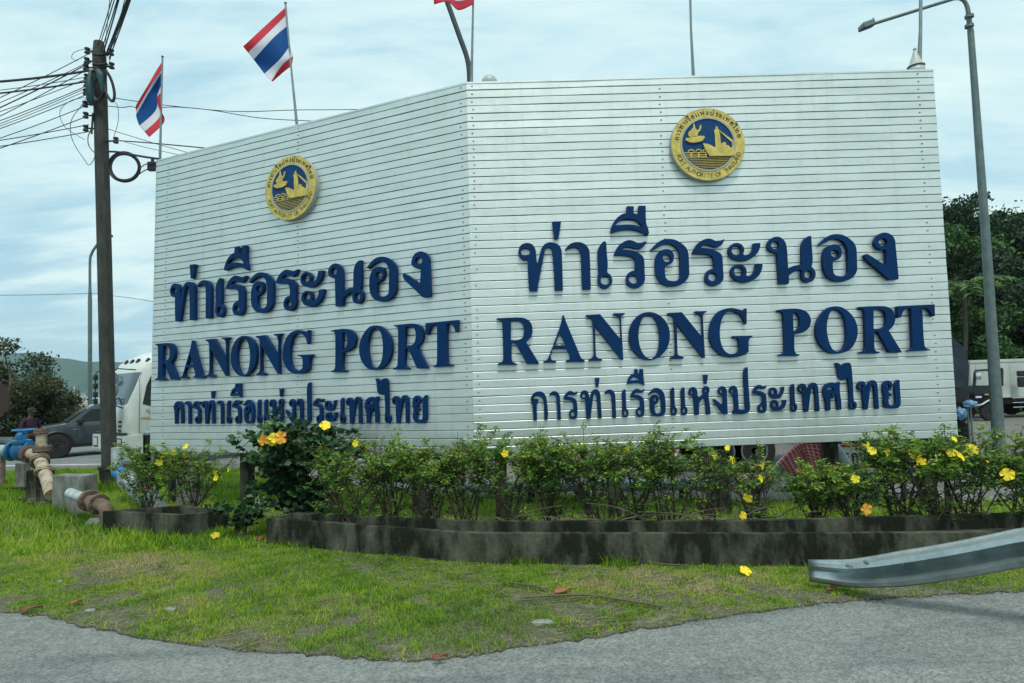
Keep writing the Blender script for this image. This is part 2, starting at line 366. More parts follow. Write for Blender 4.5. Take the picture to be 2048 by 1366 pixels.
G_GRAVEL = ground_mat('gravel', [(0.10, 0.10, 0.092), (0.155, 0.15, 0.14), (0.20, 0.19, 0.175)], 0.35, 5, 0.6, (22, (0.6, 0.6, 0.6), (1.4, 1.4, 1.4)), stretch=(0.5, 1.5, 1))
G_VERGE = ground_mat('verge_soil', [(0.075, 0.08, 0.04), (0.125, 0.12, 0.075), (0.20, 0.19, 0.15)], 0.8, 9, 0.7, (55, (0.7, 0.7, 0.7), (1.3, 1.3, 1.3)))
G_SEA = mat('sea', (0.05, 0.14, 0.17), rough=0.25, bump=0.3, bscale=1.0)
G_HILL = mat('hill_far', (0.034, 0.075, 0.034), rough=1, col2=(0.008, 0.024, 0.014), vscale=0.035, detail=8, spec=0.0)
G_SLOPE = mat('slope_soil', (0.02, 0.035, 0.012), rough=1, var=0.5, vscale=0.5, spec=0.0)

def gz(x, y):   # the yard behind falls gently to the right rear
    t = min(max((y - 17) / 20, 0), 1); s = min(max((x + 2) / 8, 0), 1); return -0.85 * t * s
def grid(name, xs, ys, zf, m, kind='structure', smooth=True):
    mb = MB(); vs = [(x, y, zf(x, y)) for y in ys for x in xs]; n = len(xs)
    mb.add(vs, [(j * n + i, j * n + i + 1, (j + 1) * n + i + 1, (j + 1) * n + i) for j in range(len(ys) - 1) for i in range(n - 1)])
    o = mb.build(name, m, smooth=(180 if smooth else False), flip=False); o['kind'] = kind; return o
def shore(x, y):
    e = 44 + 1.5 * math.sin(x * 0.1)
    return gz(x, y) if y < e or x > 14 else gz(x, y) - min((y - e) * 0.5, 3.2)
grid('ground', [-240, -160, -110, -80, -60, -45, -35, -28, -22, -17, -13, -10, -7, -4, -2, 0, 2, 4, 6, 8, 10, 12, 14, 17, 20, 24, 30, 36, 42, 50, 60, 80, 110, 150, 210],
     [-40, -20, -8, 0, 3, 6, 9, 12, 15, 17, 19, 21, 23, 25, 27, 29, 31, 33, 35, 37, 40, 43, 46, 48, 50, 54, 70], shore, G_GRAVEL)
flatpoly('sea', [(-9000, 44.5), (-9000, 9000), (9000, 9000), (9000, 60), (60, 44.5)], -1.6, G_SEA)

edge = [GD(*p) for p in ((0, 1225), (90, 1236), (180, 1259), (300, 1281), (480, 1304), (620, 1314), (760, 1322), (860, 1325), (930, 1317), (1000, 1305), (1150, 1284), (1300, 1258), (1500, 1228), (1700, 1204), (1850, 1195), (2048, 1185))]
edge = [(p.x, p.y) for p in edge]
rngE = random.Random(4); dense = []
for i in range(len(edge) - 1):
    for k in range(8):
        t = k / 8; dense.append((edge[i][0] * (1 - t) + edge[i + 1][0] * t + rngE.uniform(-.025, .025), edge[i][1] * (1 - t) + edge[i + 1][1] * t + rngE.uniform(-.03, .03)))
dense.append(edge[-1])
EDGE = [(-26, 9.8), (-14, 7.9)] + [(-9, 7.0)] + dense + [(9, 6.1), (16, 6.9), (30, 9.5)]
flatpoly('road', EDGE + [(30, -30), (-26, -30)], 0.006, G_ROAD)
BACK = [(30, 13.5), (12, 10.6), (9, 9.6), (7, 9.5), (4, 10.2), (1.0, 11.2), (-2, 12.0), (-4.5, 14.0), (-7, 16.2), (-10, 17.2), (-14, 17.9), (-26, 19.5)]
VERGE = EDGE + BACK
flatpoly('verge', VERGE, 0.022, G_VERGE, skirt=0.03)
flatpoly('rear_road', [(-60, 24), (-26, 20.2), (-14, 18.7), (-9, 18.0), (-5, 17.6), (2, 18.5), (2, 28), (-14, 27), (-60, 33)], 0.007, G_ROAD)
flatpoly('road_marking', [(-40, 21.3), (-26, 20.75), (-14, 19.25), (-9, 18.55), (-9, 18.43), (-14, 19.12), (-26, 20.6), (-40, 21.15)], 0.012, MATS['white'])

def fb(x, y):   # cheap smooth noise in 0..1 used for ridges and patches
    return 0.5 + 0.5 * (math.sin(x * 1.0 + 1.3 * math.sin(y * 0.7 + 1)) * 0.5 + math.sin(x * 2.3 + y * 1.9 + 2) * 0.28 + math.sin(x * 5.1 - y * 4.3) * 0.14 + math.sin(x * 11 + y * 9.7) * 0.08)
def hillz(x, y):
    u = (x + 2300) / 420.0; v = (y - 2600) / 520.0
    prof = 150 + 45 * math.sin(u * 0.9 + 0.6) + 18 * math.sin(u * 2.3 + 1) + 7 * math.sin(u * 6.1)
    k = max(0, 1 - abs(v - 0.3) ** 1.6); n = fb(x / 60, y / 60)
    prof *= 1.12 + .34 * math.sin(x / 510.0 + 1.1) * math.sin(x / 237.0 + y / 900) 
    return -8 + k * prof * (0.86 + 0.14 * fb(x / 150, y / 170)) + (n - 0.5) * 16 * (k > 0.03)
grid('hills', [x for x in range(-4400, 900, 36)], [y for y in range(2200, 3300, 36)], hillz, G_HILL)

def road_wear():
    m = G_ROAD; t = m.node_tree; b = t.nodes['Principled BSDF']; co = t.nodes.new('ShaderNodeTexCoord'); src = b.inputs['Base Color'].links[0].from_socket
    nz_ = t.nodes.new('ShaderNodeTexNoise'); nz_.inputs['Scale'].default_value = 1.3; nz_.inputs['Detail'].default_value = 5; t.links.new(co.outputs['Object'], nz_.inputs['Vector'])
    va = t.nodes.new('ShaderNodeVectorMath'); va.operation = 'MULTIPLY_ADD'; t.links.new(nz_.outputs[1], va.inputs[0]); va.inputs[1].default_value = (.6, .6, 0); t.links.new(co.outputs['Object'], va.inputs[2])
    vo = t.nodes.new('ShaderNodeTexVoronoi'); vo.feature = 'DISTANCE_TO_EDGE'; vo.inputs['Scale'].default_value = .55; t.links.new(va.outputs[0], vo.inputs['Vector'])
    r = t.nodes.new('ShaderNodeValToRGB'); r.color_ramp.elements[0].position = .0; r.color_ramp.elements[0].color = (.86, .87, .88, 1); r.color_ramp.elements[1].position = .012; r.color_ramp.elements[1].color = (1, 1, 1, 1); t.links.new(vo.outputs[0], r.inputs[0])
    mp = t.nodes.new('ShaderNodeMapping'); mp.inputs['Rotation'].default_value = (0, 0, -.15); mp.inputs['Scale'].default_value = (.35, 2.2, 1); t.links.new(co.outputs['Object'], mp.inputs[0])
    n2 = t.nodes.new('ShaderNodeTexNoise'); n2.inputs['Scale'].default_value = 1.1; n2.inputs['Detail'].default_value = 6; t.links.new(mp.outputs[0], n2.inputs['Vector'])
    r2 = t.nodes.new('ShaderNodeValToRGB'); r2.color_ramp.elements[0].position = .33; r2.color_ramp.elements[0].color = (.74, .76, .78, 1); r2.color_ramp.elements[1].position = .52; r2.color_ramp.elements[1].color = (1.06, 1.06, 1.04, 1); t.links.new(n2.outputs[0], r2.inputs[0])
    for q in (r, r2):
        x = t.nodes.new('ShaderNodeMix'); x.data_type = 'RGBA'; x.blend_type = 'MULTIPLY'; x.inputs[0].default_value = 1; t.links.new(src, x.inputs[6]); t.links.new(q.outputs[0], x.inputs[7]); src = x.outputs[2]
    t.links.new(src, b.inputs['Base Color'])
road_wear()
# ------------------------------------------------------------------ sign board
CXs, Ds, ZT, ZB = -0.57096, 9.0, 6.51371, 1.02838
PC = Vector((CXs, Ds, 0)); PL = Vector((-6.72015, 11.65669, 0)); PR = Vector((6.40643, 9.08615, 0))
def facefr(a, b):
    d = (b - a).normalized(); return a, d, Vector((d.y, -d.x, 0)), (b - a).length
FR = facefr(PC, PR); FL = facefr(PL, PC)
def uvof(fr, px, py):
    q = onplane(px, py, fr[0], fr[2]); return (q - fr[0]).dot(fr[1]), q.z
def fpt(fr, u, v, d): return fr[0] + fr[1] * u + Vector((0, 0, v)) + fr[2] * d
sign = thing('sign_board', (CXs, Ds + 0.6, 0), 'huge two-faced silver slatted sign board with dark blue Thai and RANONG PORT lettering', 'sign')
NS = 46
def panel(corners, fr, seed, screws):
    TL, TR, BL, BR = corners; rg = random.Random(seed); M = 36; mb = MB(); rows = []
    prof = [(0.0, -0.036), (0.006, -0.036), (0.008, -0.013), (0.085, -0.001), (0.10, 0.0), (0.93, 0.0), (0.944, -0.004), (0.948, -0.036)]
    for i in range(NS):
        ph = rg.uniform(0, 6); am = rg.uniform(0.0, 0.0022); tilt = rg.uniform(-0.0025, 0.0025)
        for (t, d) in prof:
            tt = (i + t) / NS; row = []
            for j in range(M + 1):
                s = j / M; u = (TL[0] * (1 - s) + TR[0] * s) * (1 - tt) + (BL[0] * (1 - s) + BR[0] * s) * tt
                v = (TL[1] * (1 - s) + TR[1] * s) * (1 - tt) + (BL[1] * (1 - s) + BR[1] * s) * tt
                w = am * math.sin(s * 17 + ph) + 0.0012 * math.sin(s * 41 + ph * 2) + tilt * (t - 0.5)
                row.append(fpt(fr, u, v + am * 0.8 * math.sin(s * 23 + ph), d + w))
            rows.append(row)
    vs = [p for r_ in rows for p in r_]; n = M + 1
    mb.add(vs, [(a * n + j, a * n + j + 1, (a + 1) * n + j + 1, (a + 1) * n + j) for a in range(len(rows) - 1) for j in range(M)])
    def at(s, tt, d):
        u = (TL[0] * (1 - s) + TR[0] * s) * (1 - tt) + (BL[0] * (1 - s) + BR[0] * s) * tt
        v = (TL[1] * (1 - s) + TR[1] * s) * (1 - tt) + (BL[1] * (1 - s) + BR[1] * s) * tt
        return fpt(fr, u, v, d)
    # edges, back sheet and top flashing close the panel to a 9 cm deep body
    for (s0, s1) in ((0, 0), (1, 1)):
        mb.add([at(s0, 0, -.004), at(s0, 1, -.004), at(s0, 1, -.09), at(s0, 0, -.09)], [(0, 1, 2, 3)])
    mb.add([at(0, 0, -.09), at(1, 0, -.09), at(1, 1, -.09), at(0, 1, -.09)], [(0, 1, 2, 3)])
    mb.add([at(0, 1, -.022), at(1, 1, -.022), at(1, 1, -.09), at(0, 1, -.09)], [(0, 1, 2, 3)])
    tp = [at(s, t, d) for s in (0, 1) for (t, d) in ((-.001, -.095), (-.001, .008), (.004, .008), (.004, -.095))]
    mb.loft([tp[:4], tp[4:]])
    for s in screws:
        for i in range(NS):
            if rg.random() < 0.85:
                c = at(s + rg.uniform(-.0015, .0015), (i + 0.5) / NS, 0.002); mb.box(c, (0.022, 0.012, 0.012), mi=1)
    o = mb.build('panel', [MATS['panel'], MATS['screw']], sign, smooth=25, flip=False); return o
cR = [uvof(FR, *p) for p in ((932.5, 165), (1866.5, 139), (949, 911), (1916.5, 875))]
cL = [uvof(FL, *p) for p in ((312.5, 321), (932.5, 165), (299.5, 905), (949, 911))]
panel(cR, FR, 1, (0.012, 0.41, 0.965)); panel(cL, FL, 2, (0.05, 0.52, 0.985))
# steel frame and posts behind the faces
for fr, us in ((FR, (0.35, 2.0, 3.6, 5.2, 6.6)), (FL, (0.3, 2.1, 3.9, 5.6))):
    for u in us:
        mb = MB(); p = fpt(fr, u, 0, -0.24); mb.box((p.x, p.y, 3.2), (0.17, 0.17, 6.4), rz=math.atan2(fr[1].y, fr[1].x)); mb.build('post', MATS['planter'], sign)
    for v in (1.4, 3.0, 4.6, 6.2):
        a = fpt(fr, 0.1, v, -0.13); b = fpt(fr, fr[3] - 0.1, v, -0.13); MB().tube([a, b], 0.035, 4).build('rail', MATS['steel'], sign)

# --------------------------------------------------------------- lettering, traced per glyph
def rg_(ox, oy, s): return lambda p: (ox + p[0] / s, oy + p[1] / s) + tuple(p[2:])
RA, RB, RC = rg_(1020, 400, 6.8267), rg_(1290, 400, 6.8267), rg_(1500, 440, 6.8267)
RD, RE, RF, RP = rg_(980, 600, 7.585), rg_(1240, 600, 7.585), rg_(1600, 590, 7.585), rg_(1500, 400, 2.845)
RG, RH, RI = rg_(1050, 730, 7.877), rg_(1300, 720, 7.877), rg_(1545, 715, 7.877)
def sh(pts, dx, dy): return [(p[0] + dx, p[1] + dy) + tuple(p[2:]) for p in pts]
def S(t): # "x,y x,yc ..." -> points; trailing c marks a corner
    o = []
    for w in t.split():
        c = w.endswith('c'); a, b = w.rstrip('c').split(','); o.append((float(a), float(b), 1) if c else (float(a), float(b)))
    return o
THO1 = S('112,720 130,655 170,615 235,600 300,620 340,675 352,740 360,830 370,885c 420,690 440,650 480,610 545,590 620,605 670,640 697,700 703,760 718,1238c 608,1240c 598,1000 580,760 572,700 545,665 520,655 495,668 475,700 465,740 380,1180 372,1248c 265,1250c 250,1100 240,850 238,822c 190,830 145,800 115,750')
THO1h = S('145,715 165,682 205,668 250,680 272,705 268,740 240,767 205,778 165,760')
AA1 = S('750,682c 800,625 850,598 910,588 980,598 1040,640 1070,690 1080,750 1092,1100 1095,1225c 982,1228c 975,1100 965,790 955,730 930,680 890,658 850,660 800,672 757,693c')
EK1 = S('572,310c 692,306c 657,528 630,545 605,533')
SE1 = S('1290,578c 1305,600c 1310,700 1325,900 1322,1000 1360,1030 1385,1090 1380,1150 1340,1200 1290,1218 1235,1200 1200,1150 1190,1090 1200,1000 1195,850 1190,720 1210,650 1250,595 1270,578c')
SE1h = S('1230,1105 1245,1060 1290,1045 1335,1060 1350,1110 1330,1155 1290,1165 1245,1150')
UE1 = S('1365,457c 1368,410 1400,330 1450,260 1520,210 1580,190c 1585,102c 1678,102c 1675,192c 1735,217c 1745,97c 1838,95c 1845,330 1870,400 1885,470c 1870,492c 1780,450 1700,425 1600,415 1480,430 1380,460c')
UE1h = S('1430,347c 1490,295 1560,275 1640,275 1720,300 1785,365c 1790,392c 1720,365 1650,352 1560,352 1435,361c')
RO1 = S('1412,762c 1425,720 1470,640 1540,585 1610,560 1670,572 1730,598 1780,595 1850,575c 1850,592 1810,650 1770,675 1720,678 1650,660 1590,655 1545,665 1520,690c 1600,695 1700,715 1770,755 1810,800 1820,860 1825,1000 1828,1100 1810,1150 1760,1195 1700,1210 1630,1190 1590,1150 1575,1100 1590,1030 1630,990 1700,970c 1700,880 1690,820 1650,790 1590,775 1500,765c')
RO1h = S('1610,1095 1630,1055 1670,1040 1710,1050 1730,1090 1725,1130 1690,1150 1640,1140')
OO1 = S('65,690c 110,640 170,585 240,552 320,545 400,560 480,605 540,660 570,720 580,800 585,960 585,1030 560,1090 500,1150 430,1178 350,1185 260,1170 190,1120 150,1060 130,980 125,840 145,770 190,710 260,685 320,690 365,730 380,800 360,860 310,895 260,915c 255,960 265,1060 290,1100 350,1115 410,1112 455,1080 465,1040 462,950 460,780 445,720 410,660 350,620 290,608 220,625 150,665 85,696c')
OO1h = S('228,810 240,770 280,755 320,770 340,810 325,845 290,858 250,845')
RO2 = S('630,737c 650,690 700,610 770,560 835,540 890,548 945,572 1000,568 1065,548c 1060,567 1025,625 985,650 930,652 870,632 810,625 770,640 745,665c 820,670 920,695 990,730 1030,770 1038,830 1045,970 1052,1070 1035,1115 985,1165 920,1180 855,1160 815,1120 803,1075 815,1010 855,965 930,945c 920,850 905,795 870,765 800,752 700,746c')
RO2h = S('845,1070 865,1020 905,1003 945,1015 962,1060 950,1100 915,1118 865,1105')
AU = S('1550,600c 1545,660 1520,720 1470,780 1410,820 1340,842 1270,838 1190,815 1140,770 1120,710 1130,660 1170,615 1230,600 1285,615 1325,660 1332,710 1318,748 1340,766c 1390,755 1430,725 1450,680 1460,605c')
AUh = S('1160,705 1175,660 1215,640 1265,645 1292,690 1280,740 1240,762 1185,752')
AL = S('1580,882c 1575,940 1550,1010 1500,1070 1430,1115 1350,1135 1280,1125 1210,1095 1165,1040 1150,985 1165,940 1205,900 1265,888 1315,903 1355,945 1365,1000 1358,1035 1375,1049c 1420,1040 1460,1000 1480,950 1488,888c')
ALh = S('1192,990 1205,945 1245,928 1290,933 1320,980 1305,1025 1270,1048 1215,1036')
NO = S('215,370 225,310 270,262 340,242 400,258 450,310 470,370 480,450 493,672c 560,640 620,628 685,624c 680,400 690,330 720,270 765,235c 805,230c 812,350 825,560 812,652c 845,685 865,740 855,800 820,845 770,860 710,842 680,790 675,740 685,697c 640,690 580,715 503,767c 503,878c 375,880c 362,700 345,470c 300,455 240,425')
NOh = S('262,370 275,325 310,305 350,310 372,350 365,395 330,412 285,405'); NOh2 = S('715,755 730,710 765,700 805,715 815,760 800,800 765,812 730,800')
NGO = S('1530,500 1545,478 1580,485 1820,637c 1815,420 1760,420 1700,390 1665,340 1675,280 1715,215 1780,188 1850,195 1910,235 1940,290 1945,330 1990,800 1985,820c 1870,825c 1700,680 1560,560')
NGOh = S('1718,320 1735,280 1775,262 1820,275 1840,315 1815,360 1775,370 1735,355')
R_ = S('100,285c 300,275 480,275 560,300 615,350 640,420 640,500 615,570 545,640c 740,960c 735,973c 560,972c 385,660c 330,655c 330,890 350,945 410,965c 405,985c 120,985c 115,967c 180,945 200,890 185,380 170,325 100,297c')
R_h = S('318,322c 420,325 480,350 510,430 510,520 480,585 410,612 318,614c')
A_ = S('1095,240c 1115,240c 1145,330 1340,800 1375,880 1430,915c 1425,942c 1150,942c 1145,926c 1200,905 1210,870 1160,747c 950,747c 915,850 920,890 940,915 1000,930c 990,952c 810,952c 808,936c 860,910 890,860 1050,430 1080,330')
A_h = S('1055,500c 1145,688c 980,696c')
N_ = S('1450,235c 1660,222c 1975,610c 1965,320 1940,260 1860,226c 1865,208c 2035,205c 2030,221c 1985,250 1978,310 2010,910c 1985,910c 1585,405c 1595,800 1610,870 1690,897c 1685,925c 1490,925c 1490,907c 1550,870 1570,810 1550,360 1530,290 1455,256c')
O_ = S('125,560 140,430 200,310 300,220 430,190 560,225 660,310 720,420 738,560 715,690 650,800 560,880 430,915 300,880 200,790 140,690')
O_h = S('265,560 275,430 310,320 350,260 410,238 480,255 540,340 575,450 590,570 580,690 555,800 510,870 440,890 370,860 315,780 280,680')
G_ = S('1895,135c 1895,370c 1875,375c 1830,270 1760,205 1680,180 1600,195 1540,260 1505,360 1490,480 1500,620 1540,740 1610,810 1690,825 1755,800 1785,760 1780,640 1760,592 1685,571c 1690,551c 1985,545c 1980,561c 1935,595 1922,650 1925,790c 1850,840 1760,865 1660,872 1540,850 1430,770 1360,660 1335,520 1350,390 1400,270 1480,180 1580,140 1680,130 1780,150 1840,165 1873,135c')
P_ = S('145,629c 180,624 260,622 310,640 333,680 325,725 290,755 240,766c 241,855 250,874 272,881c 265,888c 158,888c 155,881c 180,872 187,850 180,670 172,640 145,634c')
P_h = S('232,642c 255,648 272,680 270,720 255,742 236,749c')
O2_ = S('210,560 225,430 290,300 390,205 500,180 610,200 720,280 800,390 835,520 825,650 770,770 690,850 560,890 420,880 310,800 240,690')
O2h = S('372,550 375,430 400,320 440,250 500,225 570,250 630,330 660,440 672,560 665,690 630,800 560,860 500,855 440,800 395,680')
T_ = S('1435,178c 1995,150c 1998,325c 1965,335c 1940,270 1890,215 1810,197c 1820,500 1840,760 1860,805 1930,830c 1925,842c 1600,858c 1600,846c 1655,815 1665,760 1655,500 1640,212c 1570,215 1520,260 1490,345c 1445,355c')
KO = S('90,530 110,480 150,435 220,415 280,430 320,480 340,560 355,700 360,770 350,855c 305,858c 300,700 295,600 280,540 250,505 190,490 150,500 135,531c 215,536c 203,580 185,605 185,750 188,865c 135,868c 122,700 110,600 95,570')
AA3 = S('380,471c 410,430 460,410 510,430 540,480 550,560 562,855c 510,860c 505,750 495,560 485,500 450,475 390,481c')
RO3 = S('605,541c 615,490 660,430 710,405 770,430 825,415c 800,460 770,475 720,470 680,475 660,496c 740,510 800,550 815,620 820,780 800,830 755,850 715,830 690,780 700,730 740,700 762,692c 755,600 740,570 690,555')
RO3h = S('715,770 735,740 770,745 780,780 765,810 735,806')
THO3 = S('868,480 885,425 930,398 975,412 1000,470 1015,562c 1035,450 1065,400 1105,382 1150,400 1175,450 1185,560 1203,832c 1150,835c 1140,700 1125,500 1100,455 1080,460 1065,520 1025,841c 970,845c 955,700 945,546c 900,535 875,510')
THO3h = S('895,490 910,460 940,465 950,495 930,513 905,510')
EK3 = S('1098,205c 1168,203c 1147,350c 1118,350c')
SE3 = S('1560,381c 1575,400 1580,500 1590,680 1615,710 1620,770 1595,815 1560,820 1535,790 1525,730 1530,600 1520,450 1535,405')
SE3h = S('1548,755 1560,722 1582,717 1598,750 1590,783 1565,788')
UE3 = S('1600,301c 1620,220 1660,160 1715,132c 1720,65c 1765,65c 1768,127c 1795,132c 1800,62c 1848,62c 1860,220 1875,320c 1800,290 1740,285 1660,295')
UE3h = S('1640,246c 1690,200 1740,195 1810,246c 1740,238')
OO3 = S('-35,546c 0,500 50,450 100,440 160,465 205,520 225,600 235,750 225,830 185,875 110,885 50,870 10,820 -5,740 -10,640 0,590 40,550 80,545 115,570 125,620 110,670 70,702c 60,725 65,790 80,830 120,840 160,820 170,770 165,650 155,590 130,540 90,512 40,517 -25,553c')
OO3h = S('45,615 55,590 85,590 95,620 80,648 55,643')
HO3 = S('600,510 615,455 660,425 705,440 730,490 735,560 746,602c 800,560 830,532c 818,490 825,440 870,410 910,430 922,480 905,540 905,572 925,700 938,850c 880,855c 865,700 855,592c 800,620 756,682c 757,860c 700,865c 685,700 675,572c 630,560 605,540')
HO3h = S('630,510 645,482 668,492 673,520 655,538 637,533'); HO3h2 = S('850,485 865,462 888,467 893,492 875,508 856,503')
NGO3 = S('985,625 1005,615 1140,722c 1135,560 1090,545 1060,500 1070,450 1110,415 1155,420 1190,470 1195,560 1207,850c 1150,855c 1060,740')
NGO3h = S('1085,490 1100,465 1130,470 1138,500 1120,523 1095,518')
PO3 = S('1235,490 1245,440 1290,405 1335,420 1360,470 1370,600 1380,772c 1490,785c 1480,600 1460,250 1465,170 1490,121c 1520,113c 1525,250 1545,600 1555,760 1530,820 1480,845 1400,852 1300,848c 1290,801c 1315,780 1310,600 1300,546c 1260,530')
PO3h = S('1262,490 1275,465 1303,470 1310,500 1295,520 1270,513')
AU3 = S('165,456c 160,520 130,590 90,640 20,650 -30,630 -65,580 -70,540 -55,490 -10,470 30,485 55,530 50,575 65,591c 100,560 120,510 125,465c')
AU3h = S('-40,550 -30,515 0,505 25,535 15,573 -20,583')
AL3 = S('200,666c 190,730 160,790 110,825 40,835 -10,815 -40,770 -45,730 -25,690 20,668 60,690 75,735 72,768 90,776c 125,750 140,710 145,669c')
AL3h = S('-10,745 0,715 30,705 48,735 40,768 5,773')
SO3 = S('770,540 790,460 840,410 910,392 980,405 1000,386c 1035,385c 1032,450 1035,540 1055,700 1060,820c 1000,825c 990,700 973,582c 940,600 930,640 892,652c 886,700 890,830c 825,838c 815,700 790,610')
SO3h = S('812,522c 850,482 900,470 950,507c 940,520 890,502 840,512'); SO3h2 = S('865,590 880,572 903,582 905,613 880,623')
AI3 = S('970,90c 1000,85 1050,120 1070,166c 1090,110 1150,82 1195,95 1215,150 1225,250 1240,450 1255,680 1290,710 1298,765 1275,810 1240,822 1200,800 1185,740 1190,600 1175,450 1160,311c 1120,350 1070,355 1030,320 1010,250 1000,170')
AI3h = S('1215,760 1225,737 1250,737 1263,765 1250,793 1225,788')
YO3 = S('1710,470 1720,410 1760,368 1810,365 1850,400 1860,450 1830,500 1795,531c 1800,546c 1850,576c 1850,601c 1800,621c 1795,680 1810,740 1850,755 1895,745 1910,700 1900,550 1895,430 1915,385 1945,351c 1970,361c 1975,500 1988,680 1980,750 1940,795 1850,802 1770,790 1735,740 1725,680 1735,600 1715,540')
YO3h = S('1770,450 1785,422 1808,427 1818,455 1800,478 1780,473')
GLY = []   # (row, region, [loops...] ...) each entry one glyph; a glyph may have several bodies
def gl(row, reg, *bodies): GLY.append((row, [[[reg(p) for p in lp] for lp in b] for b in bodies]))
gl(1, RA, [THO1, THO1h]); gl(1, RA, [EK1]); gl(1, RA, [AA1]); gl(1, RA, [SE1, SE1h]); gl(1, RA, [RO1, RO1h]); gl(1, RA, [UE1, UE1h]); gl(1, RB, [OO1, OO1h]); gl(1, RB, [RO2, RO2h]); gl(1, RB, [AU, AUh], [AL, ALh])
gl(1, RC, [NO, NOh, NOh2]); gl(1, RC, [sh(OO1, 842, -337), sh(OO1h, 842, -337)]); gl(1, RC, [NGO, NGOh])
gl(2, RD, [R_, R_h]); gl(2, RD, [A_, A_h]); gl(2, RD, [N_]); gl(2, RE, [O_, O_h]); gl(2, RE, [sh(N_, -742, -30)]); gl(2, RE, [G_]); gl(2, RP, [P_, P_h]); gl(2, RF, [O2_, O2h]); gl(2, RF, [sh(R_, 757, -96), sh(R_h, 757, -96)]); gl(2, RF, [T_])
gl(3, RG, [KO]); gl(3, RG, [AA3]); gl(3, RG, [RO3, RO3h]); gl(3, RG, [THO3, THO3h]); gl(3, RG, [EK3]); gl(3, RG, [sh(AA3, 866, -26)]); gl(3, RG, [SE3, SE3h]); gl(3, RG, [sh(RO3, 1050, -33), sh(RO3h, 1050, -33)]); gl(3, RG, [UE3, UE3h])
gl(3, RH, [OO3, OO3h]); gl(3, RH, [sh(SE3, -1208, 50), sh(SE3h, -1208, 50)], [sh(SE3, -1045, 45), sh(SE3h, -1045, 45)]); gl(3, RH, [HO3, HO3h, HO3h2]); gl(3, RH, [sh(EK3, -270, 28)]); gl(3, RH, [NGO3, NGO3h]); gl(3, RH, [PO3, PO3h]); gl(3, RH, [sh(RO3, 997, -15), sh(RO3h, 997, -15)])
gl(3, RI, [AU3, AU3h], [AL3, AL3h]); gl(3, RI, [sh(SE3, -1255, 34), sh(SE3h, -1255, 34)]); gl(3, RI, [sh(THO3, -485, 12), sh(THO3h, -485, 12)]); gl(3, RI, [SO3, SO3h, SO3h2]); gl(3, RI, [AI3, AI3h]); gl(3, RI, [sh(THO3, 446, -25), sh(THO3h, 446, -25)]); gl(3, RI, [YO3, YO3h])
ROWD = {1: 0.07, 2: 0.07, 3: 0.05}; LSH = {1: -0.16, 2: -0.205, 3: -0.19}
ROW3UV = []
for row, bodies in GLY:
    g2 = [[[uvof(FR, p[0], p[1]) for p in spline(lp, 5)] for lp in b] for b in bodies]
    if row == 3: ROW3UV.append(g2)
    for fr, du in ((FR, 0.0), (FL, LSH[row])):
        mb = MB()
        for b in g2: mb.extr(b, lambda x, y, d: fpt(fr, x + du, y, d), 0.0005, ROWD[row])
        o = mb.build('letter', MATS['letter_blue'], sign, smooth=35)

# --------------------------------------------------------------- emblems
def circ(r, n=64, a0=0): return [(r * math.cos(a0 + 2 * math.pi * i / n), r * math.sin(a0 + 2 * math.pi * i / n)) for i in range(n)]
def arcch(row3, R0, h, a_from, a_to):
    us = [x for g in row3 for b in g for (x, y) in b[0]]; vs_ = [y for g in row3 for b in g for (x, y) in b[0]]
    u0, u1 = min(us), max(us); v0 = min(vs_); k = h / 0.5; res = []
    for g in row3:
        for b in g:
            gu = [p[0] for p in b[0]]; uc = (min(gu) + max(gu)) / 2; an = a_from + (a_to - a_from) * (uc - u0) / (u1 - u0); lps = []
            for lp in b:
                q = []
                for (x, y) in lp[::2]:
                    lx = (x - uc) * k * 1.65; ly = (y - v0 + 0.02 * (uc - u0)) * k * 1.15; rr = R0 + ly
                    q.append((rr * math.cos(an) + lx * math.sin(an), rr * math.sin(an) - lx * math.cos(an)))
                lps.append(q)
            res.append(lps)
    return res
